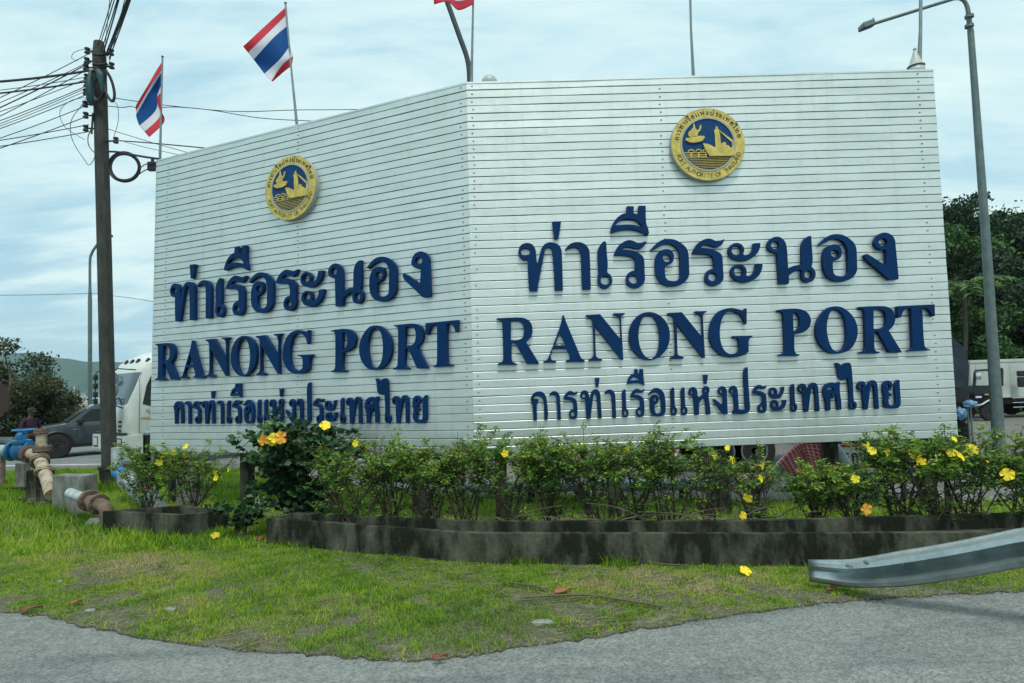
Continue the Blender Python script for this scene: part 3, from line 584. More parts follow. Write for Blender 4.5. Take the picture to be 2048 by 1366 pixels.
def emblem(fr, uc, vc, rad):
    def f(x, y, d): return fpt(fr, uc + x * rad, vc + y * rad, d)
    e = MB(); e.extr([circ(1.0), ], f, 0.0005, 0.085); e.extr([circ(0.985), circ(0.74)], f, 0.085, 0.092, mi=1); e.extr([circ(0.745), circ(0.70)], f, 0.085, 0.10, mi=0)
    root = e.build('emblem', [MATS['rim_grey'], MATS['gold']], sign, smooth=30)
    wl = -0.34
    top = [p for p in circ(0.70, 96) if p[1] > wl]; i0 = [i for i in range(len(top)) if top[i - 1][0] < 0 and top[i][0] > 0 and top[i][1] < 0]
    def half(r, up):
        a = math.asin(wl / r); n = 40
        an = [a + (math.pi - 2 * a) * i / n for i in range(n + 1)] if up else [math.pi - a + (math.pi + 2 * a) * i / n for i in range(n + 1)]
        return [(r * math.cos(t), r * math.sin(t)) for t in an]
    MB().extr([half(0.699, True)], f, 0.085, 0.088).build('field', MATS['field_blue'], root)
    w = MB(); w.extr([half(0.699, False)], f, 0.085, 0.088)
    for k in range(7):
        y = -0.37 - k * 0.046; hw = math.sqrt(max(0, 0.69 ** 2 - y * y)) - 0.01
        w.extr([[(-hw, y - 0.006), (hw, y - 0.006), (hw, y + 0.006), (-hw, y + 0.006)]], f, 0.088, 0.094, mi=1)
    w.build('waves', [MATS['wave_dark'], MATS['gold']], root)
    def C(t): return [((x - 697) / 540, -(y - 700) / 540) for x, y in [tuple(map(float, q.split(','))) for q in t.split()]]
    s = MB()
    s.extr([C('618,690 700,706 790,758 860,765 1070,762 1078,885 705,885 655,800')], f, 0.088, 0.115)
    s.extr([C('800,764 800,545 792,540 795,488 815,488 815,445 846,445 846,488 862,488 864,540 872,545 885,764')], f, 0.088, 0.108)
    s.extr([C('858,500 872,500 1078,668 1070,690 1050,690')], f, 0.088, 0.10); s.extr([C('1045,660 1070,660 1070,764 1045,764')], f, 0.088, 0.10)
    s.extr([C('885,764 885,700 915,680 950,682 955,720 1000,735 1000,764')], f, 0.088, 0.105)
    for y in (815, 850, 880): s.extr([C('330,%d 668,%d 668,%d 330,%d' % (y, y, y + 11, y + 11))], f, 0.088, 0.10)
    for x in (395, 505, 610):
        s.extr([C(' '.join('%f,%f' % (x + 48 - 48 * math.cos(t / 8 * math.pi), 805 - 36 * math.sin(t / 8 * math.pi)) for t in range(9)) + ' ' + ' '.join('%f,%f' % (x + 48 + 34 * math.cos(t / 8 * math.pi), 805 - 22 * math.sin(t / 8 * math.pi)) for t in range(9)))], f, 0.088, 0.10)
        s.extr([C('%d,815 %d,815 %d,885 %d,885' % (x + 38, x + 56, x + 56, x + 38))], f, 0.0885, 0.099)
    s.build('ship', MATS['gold'], root, smooth=30)
    g = MB()
    g.extr([C('362,630 385,600 425,605 440,582 520,590 560,578 640,580 650,605 620,650 560,668 490,676 420,668')], f, 0.088, 0.112)
    g.extr([C('420,580 412,540 425,510 455,490 470,470 488,455 490,420 503,380 514,420 520,455 535,480 560,490 580,460 590,415 608,410 610,450 590,500 560,525 545,575')], f, 0.088, 0.106)
    g.build('figure', MATS['gold'], root, smooth=30)
    for lps in arcch(ROW3UV, 0.785, 0.115, math.radians(171), math.radians(10)): MB().extr(lps, f, 0.092, 0.096).build('letter', MATS['ink'], root)
    txt = 'PORT AUTHORITY OF THAILAND'; n = len(txt)
    for i, ch in enumerate(txt):
        if ch == ' ': continue
        an = math.radians(200 + 140 * i / (n - 1)); vs, fs = text_mesh(ch, 0.17); rr = 0.865
        q = []
        for p in vs:
            lx, ly = p.x * 0.9, p.y; q.append(f((rr - ly) * math.cos(an) - lx * math.sin(an), (rr - ly) * math.sin(an) + lx * math.cos(an), 0.0945))
        MB().add(q, fs).build('letter', MATS['ink'], root)
emblem(FR, 3.535, 5.44, 0.545); emblem(FL, 3.42, 5.41, 0.545)
# ------------------------------------------------------------------ utility pole, coils, wires
PB = GD(221, 984); PY = PB.y
def PP(px, py, dY=0.0): return W(px, py, PY + dY)
ptop = PP(198, 84)
up = thing('utility_pole', PB, 'weathered square concrete utility pole crowded with cables left of the sign', 'utility pole')
def polept(t): return PB.lerp(ptop, t)
mb = MB(); mb.tube([PB - Vector((0, 0, .3)), polept(.5), polept(.97), ptop], [0.150, 0.145, 0.138, 0.105], 8); mb.build('shaft', MATS['upole'], up)
mb = MB(); mb.tube([PB - Vector((0, 0, .1)), PP(217, 938)], 0.175, 14); mb.tube([PP(217, 938), PP(217, 932)], 0.20, 14); mb.build('base_sleeve', MATS['black'], up, smooth=True)
def rack(px, py, left=True, dz=0.0):
    q = PP(px, py, -0.12); sx = -1 if left else 1; root = MB(); root.tube([q + Vector((-sx * .12, .06, 0)), q + Vector((sx * .16, 0, 0))], 0.018, 6)
    b = root.build('bracket', MATS['black'], up); m = MB(); m.lathe([(0.03, -.07), (.055, -.06), (.055, -.03), (.032, -.015), (.032, .015), (.055, .03), (.055, .06), (.03, .07)], q + Vector((sx * .14, 0, 0)), (0, 0, 1), 12); m.build('insulator', MATS['dark_pole'], b)
for (x, y) in ((187, 101), (186, 121), (184, 134), (186, 154), (185, 168), (184, 184), (183, 208), (184, 230), (184, 256)): rack(x, y, True)
for (x, y) in ((210, 105), (211, 132), (219, 281)): rack(x, y, False)
m = MB(); m.tube([PP(186, 226, -.14), PP(183, 268, -.14)], 0.02, 6); m.build('spool_rod', MATS['black'], up)
m = MB()
for k, yy in enumerate((108, 128, 142)): m.tube([PP(186, yy, -.2), PP(198, yy + 2, -.23), PP(215, yy, -.2)], 0.03, 6)
m.build('strap', MATS['black'], up)
m = MB(); m.tube([PP(182, 140, -.25), PP(179, 165, -.3), PP(181, 200, -.28), PP(184, 211, -.25)], [.03, .085, .08, .04], 10); m.tube([PP(196, 140, -.28), PP(203, 152, -.3), PP(206, 185, -.25)], [.05, .10, .05], 10)
tag(m.build('cable_splice', MATS['teal'], smooth=True), 'dark teal cable splice cases strapped high on the concrete utility pole', 'splice case')
rg = random.Random(8)
def ring(name, cx, cy, rx, ry, thick, nturn, label, tilt=0.0):
    m = MB()
    for k in range(nturn):
        ox, oy = rg.uniform(-1, 1) * thick, rg.uniform(-1, 1) * thick; sc = 1 + rg.uniform(-.05, .05); dY = rg.uniform(-.05, .05) - .25
        pts = [PP(cx + ox + (rx * math.cos(a) * math.cos(tilt) - ry * math.sin(a) * math.sin(tilt)) * sc, cy + oy + (rx * math.cos(a) * math.sin(tilt) + ry * math.sin(a) * math.cos(tilt)) * sc, dY) for a in [2 * math.pi * i / 36 for i in range(37)]]
        m.tube(pts, 0.013, 6, cap=False)
    return tag(m.build(name, MATS['wire'], smooth=True), label, 'cable coil')
ring('cable_coil', 249.5, 334, 30, 28, 2.6, 16, 'round coil of black cable hanging beside the utility pole near the sign corner')
ring('cable_coil', 217, 172, 9, 31, 1.6, 12, 'narrow loop of spare black cable hung high on the utility pole', -0.28)
ring('cable_coil', 197, 176, 11, 24, 2.0, 8, 'tangled black cable loop wrapped round the utility pole under its straps', 0.1)
jb = MB(); c = W(305, 333, 11.72); jb.box(c, (0.16, 0.10, 0.17), bev=0.015); jb.box(c + Vector((0, -.06, .03)), (.12, .02, .03)); jb.tube([c + Vector((0, 0, .06)), c + Vector((0, 0, .17))], 0.03, 8); jb.tube([c + Vector((.08, .05, 0)), c + Vector((.16, .10, 0))], .02, 6)
jb = jb.build('junction_box', MATS['black']); tag(jb, 'small black junction box fixed at the left end of the sign top', 'junction box')

def wire(p, q, r, sag, label, group=None, n=14, name='cable'):
    pts = [p.lerp(q, i / n) + Vector((0, 0, -sag * 4 * (i / n) * (1 - i / n))) for i in range(n + 1)]
    return tag(MB().tube(pts, r, 5).build(name, MATS['wire'], smooth=True), label, 'cable', group)
GL = 'cables fanning left from the utility pole'
def leftend(x0, y0, x1, y1, Y2=11.6):   # continue the run beyond the frame
    s = (y1 - y0) / (x1 - x0); return W(-260, y0 - 260 * s, Y2)
for i, (x0, y0, x1, y1, r) in enumerate([(0, 186, 184, 104, .009), (0, 196, 183, 121, .008), (0, 206, 182, 124, .013), (0, 223, 183, 134, .009), (0, 171, 183, 152, .008), (0, 214, 184, 153, .008), (0, 232, 182, 168, .009), (0, 238, 181, 172, .008), (0, 248, 180, 186, .009), (0, 267, 178, 209, .009), (0, 243, 180, 178, .007)]):
    wire(PP(x1, y1, -.12), leftend(x0, y0, x1, y1), r, .10, 'thin black cable fanning left from the upper part of the utility pole', GL)
for (x0, y0, x1, y1) in [(0, 275, 178, 249), (0, 287, 178, 263), (0, 291, 178, 231)]:
    wire(PP(x1, y1, -.12), leftend(x0, y0, x1, y1), .010, .06, 'thin black cable leaving the low spool rack on the left of the utility pole', GL + ', lowest three')
wire(PP(184, 140, -.15), leftend(0, 148, 150, 136), .026, .12, 'thick black cable sloping left, upper of the two thickest on the pole')
wire(PP(184, 161, -.15), leftend(0, 180, 150, 166), .019, .08, 'thick black cable running left just below the thickest one')
for (x0, y0, x1, y1, r) in [(196, 88, 222, 0, .009), (201, 86, 227, 0, .009), (203, 100, 233, 0, .010), (206, 108, 236, 0, .013), (209, 106, 219, 0, .006)]:
    wire(PP(x0, y0, -.1), W(x0 + (x1 - x0) * 2.2, y0 + (y1 - y0) * 2.2, 8.5), r, .05, 'black cable of the left bunch rising from the pole top out of frame', 'left bunch of cables rising from the pole top')
for (x0, y0, x1, y1, r) in [(213, 106, 252, 0, .017), (215, 112, 256, 0, .017), (218, 118, 259, 0, .012), (217, 132, 248, 0, .007)]:
    wire(PP(x0, y0, -.1), W(x0 + (x1 - x0) * 2.2, y0 + (y1 - y0) * 2.2, 8.5), r, .05, 'black cable of the right bunch rising from the pole top out of frame', 'right bunch of cables rising from the pole top')
def pxwire(pts, r, label, Y0, Y1, group=None):
    k = len(pts); P = [W(x, y, Y0 + (Y1 - Y0) * i / (k - 1)) for i, (x, y) in enumerate(pts)]
    return tag(MB().tube(openspline(P, 5), r, 5).build('cable', MATS['wire'], smooth=True), label, 'cable', group)
pxwire([(228, 196), (275, 203), (335, 211), (470, 223), (590, 220), (705, 219), (860, 214)], .009, 'thin cable from the pole passing behind the first flag toward the sign top', PY - .1, 14.5)
pxwire([(214, 212), (245, 215), (262, 213), (290, 219), (345, 214), (420, 220), (520, 236), (620, 242), (700, 246)], .009, 'thin kinked cable from the pole sagging below the straight one behind the flags', PY - .1, 13.6)
pxwire([(216, 258), (300, 284), (375, 305), (420, 318)], .007, 'thin cable slanting down from the pole and crossing the other two', PY - .1, 12.6)
pxwire([(230, 281), (300, 286), (420, 297), (520, 306)], .013, 'taut black cable from the right-hand spool of the pole to the sign top', PY - .1, 12.4)
pxwire([(250, 284), (300, 297), (350, 308), (400, 320)], .006, 'faint thin cable from the right-hand spool, lowest of the three', PY - .1, 12.4)
pxwire([(205, 303), (235, 304), (262, 309), (290, 314), (318, 318)], .022, 'thick black cable from the pole over the coil to the sign corner', PY - .2, 11.7)
pxwire([(276, 340), (288, 330), (299, 327)], .011, 'short upper lead from the cable coil to the junction box', PY - .25, 11.7)
pxwire([(279, 348), (289, 341), (299, 338)], .011, 'short lower lead from the cable coil to the junction box', PY - .25, 11.7)
pxwire([(181, 186), (160, 215), (143, 240), (142, 270), (152, 295), (168, 318), (177, 330), (186, 322), (191, 307)], .007, 'long loose wire loop hanging left of the utility pole', PY - .2, PY - .2)
pxwire([(178, 194), (145, 200), (124, 215), (120, 232), (130, 254), (150, 268), (170, 280)], .006, 'wide thin wire loop bulging left of the utility pole', PY - .2, PY - .2)
pxwire([(181, 260), (176, 275), (178, 292), (190, 306), (198, 310)], .010, 'short slack wire below the spool rack on the left of the pole', PY - .2, PY - .2)
pxwire([(184, 98), (165, 99), (147, 106), (144, 117), (156, 122)], .006, 'small curled wire end sticking out left of the pole top', PY - .2, PY - .2)
pxwire([(226, 200), (236, 215), (236, 245), (228, 272)], .006, 'thin wire loop hanging right of the utility pole', PY - .2, PY - .2)
pxwire([(-80, 591), (60, 590), (178, 587), (205, 588)], .012, 'low far wire crossing left of the utility pole', 29, 30)
pxwire([(212, 590), (262, 596), (306, 603), (420, 618)], .012, 'low far wire running right from the lamp post behind the sign', 30, 27)

# ------------------------------------------------------------------ flags and poles
FLAGM = bpy.data.materials.new('flag_cloth'); FLAGM.use_nodes = True
_t = FLAGM.node_tree; _b = _t.nodes['Principled BSDF']; _b.inputs['Roughness'].default_value = .85
_uv = _t.nodes.new('ShaderNodeUVMap'); _s = _t.nodes.new('ShaderNodeSeparateXYZ'); _t.links.new(_uv.outputs[0], _s.inputs[0])
_r = _t.nodes.new('ShaderNodeValToRGB'); _r.color_ramp.interpolation = 'CONSTANT'; _e = _r.color_ramp.elements
RED, WHI, BLU = (0.80, 0.085, 0.13, 1), (0.88, 0.89, 0.92, 1), (0.018, 0.14, 0.42, 1)
_e[0].position = 0; _e[0].color = RED; _e[1].position = 1 / 6; _e[1].color = WHI
for p_, c_ in ((2 / 6, BLU), (4 / 6, WHI), (5 / 6, RED)): q_ = _e.new(p_); q_.color = c_
_t.links.new(_s.outputs[1], _r.inputs[0]); _t.links.new(_r.outputs[0], _b.inputs['Base Color'])
_tr = _t.nodes.new('ShaderNodeBsdfTranslucent'); _t.links.new(_r.outputs[0], _tr.inputs[0]); _mx = _t.nodes.new('ShaderNodeMixShader'); _mx.inputs[0].default_value = .5
_o = _t.nodes['Material Output']; _t.links.new(_b.outputs[0], _mx.inputs[1]); _t.links.new(_tr.outputs[0], _mx.inputs[2]); _t.links.new(_mx.outputs[0], _o.inputs[0])

def flag(rows, Y, label, amp=0.08, seed=0):
    """rows: list over hoist->fly of pixel columns (each a list of pixel points from top stripe to bottom stripe, 7 stripe borders)"""
    rows = [[(tuple(q) + (0,))[:3] for q in r_] for r_ in rows]; nu = len(rows); me = bpy.data.meshes.new('flag'); vs = []; uv = []; NU, NV = 24, 24
    def samp(lst, t):
        k = len(lst) - 1; x = t * k; i = min(int(x), k - 1); a = x - i
        p0, p1, p2, p3 = lst[max(i - 1, 0)], lst[i], lst[i + 1], lst[min(i + 2, k)]
        if k < 2: return tuple(p1[c] * (1 - a) + p2[c] * a for c in range(len(p1)))
        return tuple(0.5 * ((2 * p1[c]) + (-p0[c] + p2[c]) * a + (2 * p0[c] - 5 * p1[c] + 4 * p2[c] - p3[c]) * a * a + (-p0[c] + 3 * p1[c] - 3 * p2[c] + p3[c]) * a ** 3) for c in range(len(p1)))
    for j in range(NV + 1):
        for i in range(NU + 1):
            t = j / NV; s = i / NU
            col = [samp(r_, t) for r_ in rows]; q = samp(col, s)
            dep = (q[2] if len(q) > 2 else 0) + amp * s * math.sin(6.0 * s + 4 * t + seed)
            vs.append(W(q[0], q[1], Y + dep)); uv.append((s, t))
    fs = [(j * (NU + 1) + i, j * (NU + 1) + i + 1, (j + 1) * (NU + 1) + i + 1, (j + 1) * (NU + 1) + i) for j in range(NV) for i in range(NU)]
    me.from_pydata(vs, [], fs); ul = me.uv_layers.new(name='UVMap')
    for lp in me.loops: ul.data[lp.index].uv = uv[lp.vertex_index]
    me.materials.append(FLAGM); me.polygons.foreach_set('use_smooth', [True] * len(fs))
    o = bpy.data.objects.new('flag', me); COL.objects.link(o)
    sm = o.modifiers.new('thickness', 'SOLIDIFY'); sm.thickness = 0.006
    return tag(o, label, 'flag', 'flags above the sign')
def fpole(pts, Y, r, label):
    P = [W(x, y, Y) for x, y in pts]; base = P[-1].copy(); d = (P[-1] - P[-2]).normalized(); base = P[-1] + d * (P[-1].z / max(-d.z, .2))
    t = thing('flagpole', base, label, 'flagpole', 'flagpoles behind the sign')
    MB().tube([base] + P[::-1], [r * 1.5] * 2 + [r] * (len(P) - 1), 8).build('pole', MATS['steel'], t, smooth=True)
    MB().lathe([(.0, -.03), (.03, 0), (.0, .03)], P[0] + Vector((0, 0, .02)), (0, 0, 1), 8).build('finial', MATS['steel'], t, smooth=True)
fpole([(325, 115), (322, 235), (320, 318)], 12.1, .018, 'thin metal flagpole at the left end of the sign holding the twisted flag')
fpole([(571, 8), (582, 132), (594, 252)], 11.2, .018, 'leaning thin metal flagpole with the fully spread flag')
fpole([(949, -90), (946, 20), (943, 165)], 9.9, .016, 'thin metal flagpole rising at the corner of the sign')
fpole([(1379, -70), (1382, 60), (1387, 158)], 9.9, .019, 'bare metal flagpole above the middle of the right sign face')
fpole([(1842, -70), (1841, 60), (1838, 142)], 9.9, .026, 'dark metal flagpole above the right end of the sign')
flag([[(325, 122), (324, 139), (323, 144), (323, 158), (322, 171), (322, 184), (321, 202)], [(310, 145), (312, 154), (314, 160, .1), (315, 175, .12), (316, 188, .1), (313, 199, .1), (322, 222, -.05)], [(296, 170), (298, 177), (297, 186), (303, 203), (311, 221), (321, 230), (328, 244)], [(271, 213), (272, 222), (272, 230), (275, 242), (279, 251), (289, 263), (298, 274)]], 12.1,
     'red, white and blue striped flag hanging twisted at the left end of the sign', .10, 1)
flag([[(570.5, 15), (571.5, 31), (575, 51), (578, 72), (580, 91), (586, 112), (583, 131)], [(530, 52), (536, 66), (546, 76), (554, 96), (560, 118), (566, 128), (566, 145, .1)], [(486, 93), (496, 105), (507, 119), (518, 133), (529, 147), (543, 161), (546, 163, .1)]], 11.2,
     'red, white and blue striped flag spread out on the leaning pole', .10, 0)
flag([[(949, -80), (948, -65), (948, -50), (948, -35), (948, -20), (947, -6), (947, 8), ], [(915, -66), (915, -52), (914, -38), (914, -24), (914, -10), (915, 2), (917, 20)], [(893, -72), (893, -58), (893, -44), (893, -30), (893, -18), (894, -9), (896, 3)], [(868, -68), (868, -55), (868, -42), (868, -29), (867, -18), (867, -6), (868, 9)]], 9.85,
     'flag at the top edge of the picture showing only its red lower stripe', .10, 2)

# ------------------------------------------------------------------ lamps
def globe(px, py, rad, Y, label, spire=False):
    c = W(px, py, Y); t = thing('globe_lamp', (c.x, c.y, 0), label, 'globe lamp')
    MB().tube([Vector((c.x, c.y, 0)), c - Vector((0, 0, rad))], .04, 8).build('post', MATS['steel'], t)
    m = MB(); m.lathe([(rad * math.sin(math.pi * i / 14), -rad * math.cos(math.pi * i / 14)) for i in range(15)], c, (0, 0, 1), 20); m.lathe([(rad * .55, -rad), (rad * .6, -rad * .75)], c, (0, 0, 1), 14)
    m.build('globe', MATS['globe'], t, smooth=True)
    if spire:
        m = MB(); m.lathe([(.13, .10), (.10, .13), (.045, .28), (.02, .36), (.03, .38), (.0, .42)], c, (0, 0, 1), 12); m.build('cap', MATS['globe'], t, smooth=True)
globe(979, 166, .128, 9.6, 'grey dome of a globe lamp just above the corner of the sign')
globe(1833, 145, .13, 9.6, 'grey globe lamp with pointed cap above the right end of the sign', True)
lb = GD(2000, 925)
sl = thing('street_lamp', lb, 'tall grey street lamp with curved arm right of the sign', 'street lamp')
Yl = lb.y
MB().tube([lb, W(1972, 480, Yl), W(1941, 60, Yl)], [.125, .088, .064], 12).build('pole', MATS['lamp_grey'], sl, smooth=True)
arm = [W(x, y, Yl) for x, y in ((1941, 62), (1938, 40), (1935, 16), (1927, 1), (1912, -3), (1890, 3), (1800, 31), (1742, 49))]
MB().tube(openspline(arm, 4), [.060 - .024 * min(1, i / 14) for i in range((len(arm) - 1) * 4 + 1)], 10).build('arm', MATS['lamp_grey'], sl, smooth=True)
m = MB()
for yy in (33, 52): m.tube([W(1933, yy, Yl - .1), W(1945, yy - 2, Yl - .1)], .02, 6); m.lathe([(.09, -.03), (.09, .03)], W(1938.5, yy, Yl), (0, 0, 1), 12)
m.build('clamp', MATS['lamp_grey'], sl)
a, b = W(1748, 47, Yl), W(1714, 58, Yl); dr = (b - a).normalized(); m = MB(); sd_ = Vector((0, 1, 0)); upv = dr.cross(sd_); upv = upv if upv.z > 0 else -upv
m.loft([[a + dr * s_ + sd_ * w_ * k1 + upv * (h1 if k2 > 0 else h0) for (k1, k2) in ((-1, -1), (1, -1), (1, 1), (-1, 1))] for (s_, w_, h0, h1) in ((0, .05, -.04, .04), (.03, .10, -.04, .07), (.30, .11, -.05, .06), (.345, .08, -.045, -.03))])
m.build('lamp_head', MATS['lamp_grey'], sl); MB().lathe([(.03, 0), (.03, .04), (.015, .05), (.02, .09), (0, .10)], W(1747, 44, Yl), (0, 0, 1), 8).build('sensor', MATS['pipe_white'], sl)
ml = thing('street_lamp', (W(941, 160, 14.5).x, 14.5, 0), 'dark street lamp behind the sign corner with its arm leaning out of frame', 'street lamp')
MB().tube([Vector((ml.location.x, 14.5, 0)), W(941, 160, 14.5), W(941, 125, 14.5)], [.10, .065, .06], 10).build('pole', MATS['dark_pole'], ml, smooth=True)
MB().tube(openspline([W(x, y, 14.5) for x, y in ((939, 165), (938, 140), (933, 112), (918, 70), (893, 0), (868, -70))], 4), .062, 10).build('arm', MATS['dark_pole'], ml, smooth=True)
MB().box(W(858, -95, 14.5), (.5, .3, .14), bev=.04).build('lamp_head', MATS['dark_pole'], ml)
fl_ = W(180, 806, 30); fl = thing('street_lamp', (fl_.x, 30, 0), 'slender distant street lamp with hooked top left of the utility pole', 'street lamp')
MB().tube(openspline([Vector((fl_.x, 30, 0))] + [W(x, y, 30) for x, y in ((180, 780), (180, 600), (180, 525), (183, 508), (191, 494), (201, 482), (208, 475))], 4), [.09] * 9 + [.06] * 20, 8).build('pole', MATS['lamp_grey'], fl, smooth=True)
MB().box(W(213, 472, 30), (.55, .22, .12), bev=.04).build('lamp_head', MATS['lamp_grey'], fl)
# ------------------------------------------------------------------ stop sign seen from behind
c = W(-14, 800, 12.4); st = thing('stop_sign', (c.x, c.y, 0), 'dark brown back of an octagonal road sign cut by the left edge', 'road sign')
m = MB(); m.extr([[(c.x + .37 * math.cos(math.pi / 8 + k * math.pi / 4), c.z + .40 * math.sin(math.pi / 8 + k * math.pi / 4)) for k in range(8)]], lambda x, y, d: Vector((x, c.y + d, y)), 0.0, -0.01, back=True); m.build('plate', MATS['stop_back'], st)
MB().tube([Vector((c.x, c.y + .04, 0)), Vector((c.x, c.y + .04, c.z + .3))], .035, 8).build('post', MATS['stop_back'], st)
# ------------------------------------------------------------------ vehicles
def wheel(parent, T, c, r, w, rimm='black', spokes=6, side=-1):
    """c local centre, axis local y"""
    m = MB(T); pr = [(r * .60, -w / 2), (r * .93, -w / 2), (r, -w * .34), (r, w * .34), (r * .93, w / 2), (r * .60, w / 2)]
    m.lathe(pr, c, (0, 1, 0), 28); t = m.build('wheel', MATS['rubber'], parent, smooth=30)
    k = MB(T); cc = Vector(c)
    k.lathe([(r * .62, w * .2), (r * .62, w * .52), (r * .55, w * .50), (r * .52, w * .30), (.02, w * .30)], cc, (0, side, 0), 24)
    for i in range(spokes):
        an = 2 * math.pi * i / spokes; d = Vector((math.cos(an), 0, math.sin(an))); k.tube([cc + Vector((0, side * w * .42, 0)) + d * r * .1, cc + Vector((0, side * w * .46, 0)) + d * r * .56], r * .07, 4)
    k.lathe([(r * .14, w * .3), (r * .14, w * .5), (.01, w * .5)], cc, (0, side, 0), 12); k.build('rim', MATS[rimm], t, smooth=30); return t
def rsec(x, w, z0, z1, b=.08, wt=None):
    wt = wt or w
    return [Vector((x, y, z)) for y, z in ((-w + b, z0), (w - b, z0), (w, z0 + b), (w, z1 - 2 * b), (wt - b * .6, z1 - b * .3), (wt - 2 * b, z1), (-wt + 2 * b, z1), (-wt + b * .6, z1 - b * .3), (-w, z1 - 2 * b), (-w, z0 + b))]
def quad(m, a, b, c, d, mi=0): m.add([a, b, c, d], [(0, 1, 2, 3)], mi)

# --- pickup: local x forward, y left (the viewer's side), z up
yaw = R(180 + 40); cw = GD(112, 917); Rz = Matrix.Rotation(yaw, 4, 'Z'); fwloc = Vector((1.55, 0.86, 0))
T = Matrix.Translation(cw - (Rz @ fwloc)) @ Rz
pk = thing('pickup_truck', T @ Vector((0, 0, 0)), 'dark grey pickup truck driving left behind the blue valve', 'pickup truck')
m = MB(T); m.loft([rsec(2.55, .70, .50, .92, .05), rsec(2.48, .84, .38, 1.00, .07), rsec(2.25, .91, .36, 1.06, .08), rsec(1.5, .92, .38, 1.13, .08), rsec(1.2, .92, .38, 1.17, .08), rsec(-.7, .92, .38, 1.17, .06), rsec(-.72, .92, .38, 1.20, .05), rsec(-2.6, .91, .45, 1.18, .05), rsec(-2.66, .88, .50, 1.15, .05)])
body = m.build('body', MATS['car_paint'], pk, smooth=35)
m = MB(T)
def csec(t): # roof loft
    return None
b0 = [Vector((1.28, .84, 1.15)), Vector((1.28, -.84, 1.15)), Vector((-.68, -.86, 1.15)), Vector((-.68, .86, 1.15))]
b1 = [Vector((.62, .70, 1.66)), Vector((.62, -.70, 1.66)), Vector((-.55, -.72, 1.66)), Vector((-.55, .72, 1.66))]
b2 = [Vector((.42, .64, 1.78)), Vector((.42, -.64, 1.78)), Vector((-.42, -.66, 1.78)), Vector((-.42, .66, 1.78))]
b3 = [Vector((.2, .5, 1.81)), Vector((.2, -.5, 1.81)), Vector((-.3, -.5, 1.81)), Vector((-.3, .5, 1.81))]
m.loft([b0, b1, b2, b3]); m.build('cabin', MATS['car_paint'], pk, smooth=25)
def side_pt(x, z, s): # point on the cabin side plane
    f = (z - 1.15) / .51; y = .84 + (.70 - .84) * f + .015; return Vector((x, s * y, z))
for s in (1, -1):
    m = MB(T); m.add([side_pt(1.02, 1.19, s), side_pt(.56, 1.60, s), side_pt(.02, 1.63, s), side_pt(.02, 1.19, s)], [(0, 1, 2, 3)]); m.build('side_window', MATS['glass_dark'], pk); m = MB(T); m.add([side_pt(-.05, 1.19, s), side_pt(-.05, 1.63, s), side_pt(-.46, 1.60, s), side_pt(-.58, 1.19, s)], [(0, 1, 2, 3)]); m.build('side_window', MATS['glass_dark'], pk)
m = MB(T); e = Vector((.014, 0, .014)); m.add([Vector((1.24, .76, 1.19)) + e, Vector((1.24, -.76, 1.19)) + e, Vector((.66, -.64, 1.64)) + e, Vector((.66, .64, 1.64)) + e], [(0, 1, 2, 3)]); m.build('windscreen', MATS['glass_wind'], pk)
for s in (1, -1):
    q = MB(T); q.box((.88, s * 1.02, 1.22), (.14, .22, .17), bev=.04); q.build('wing_mirror', MATS['black'], pk, smooth=30)
    q = MB(T); q.loft([[Vector((x, s * y, z)) for (y, z) in ((.60, .84), (.86, .86), (.90, .98), (.62, .97))] for x in (2.50, 2.36)]); q.build('headlight', MATS['lens'], pk)
    for x in (1.55, -1.55):
        q = MB(T); pts = [Vector((x + .47 * math.cos(a), s * .925, .42 + .47 * math.sin(a))) for a in [math.pi * i / 14 for i in range(15)]]; q.tube(pts, .055, 6); q.build('wheel_arch', MATS['black'], pk, smooth=True)
        q = MB(T); q.lathe([(.44, 0), (.44, .02)], (x, s * .915, .42), (0, s, 0), 24); q.build('wheel_well', MATS['black'], pk)
        wheel(pk, T, (x, s * .86, .395), .395, .26, 'black', 6, s)
q = MB(T); q.box((2.545, 0, .82), (.05, 1.0, .26), bev=.02); q.build('grille', MATS['black'], pk)
q = MB(T); q.box((2.52, 0, .48), (.16, 1.66, .20), bev=.05); q.build('bumper', MATS['black'], pk)
q = MB(T); q.box((.98, .933, .98), (.012, .006, .62)); q.box((-.02, .933, .80), (.012, .006, .8)); q.box((.2, .93, .36), (2.2, .05, .05)); q.build('door_gap', MATS['black'], pk)
q = MB(T); q.box((.15, .94, 1.0), (.16, .02, .03)); q.build('door_handle', MATS['chrome'], pk)
q = MB(T); q.box((1.02, .935, .94), (.16, .006, .02)); q.build('badge', MATS['chrome'], pk)
wheel_dummy = None

# --- white lorry, cab over engine
yaw = R(180 + 50); fc = W(257, 905, 17.0); Rz = Matrix.Rotation(yaw, 4, 'Z'); T = Matrix.Translation(Vector((fc.x, fc.y, 0)) - (Rz @ Vector((0, 1.2, 0)))) @ Rz
lr = thing('lorry', T @ Vector((-1, 0, 0)), 'white lorry with roof spoiler half hidden behind the left end of the sign', 'lorry')
def L3(x, y, z): return Vector((x, y, z))
m = MB(T)   # cab shell: loft of horizontal rings from floor to roof
def ringc(z, xf, w, xr=-2.1, c=.28): return [L3(xf - c, w, z), L3(xf - c * .3, w - c * .3, z), L3(xf, w - c, z), L3(xf, -w + c, z), L3(xf - c * .3, -w + c * .3, z), L3(xf - c, -w, z), L3(xr, -w, z), L3(xr, w, z)]
m.loft([ringc(.95, -.02, 1.18), ringc(1.05, .0, 1.2), ringc(1.75, .0, 1.2), ringc(2.72, -.28, 1.17), ringc(2.82, -.32, 1.15)]); m.build('cab', MATS['truck_white'], lr, smooth=28)
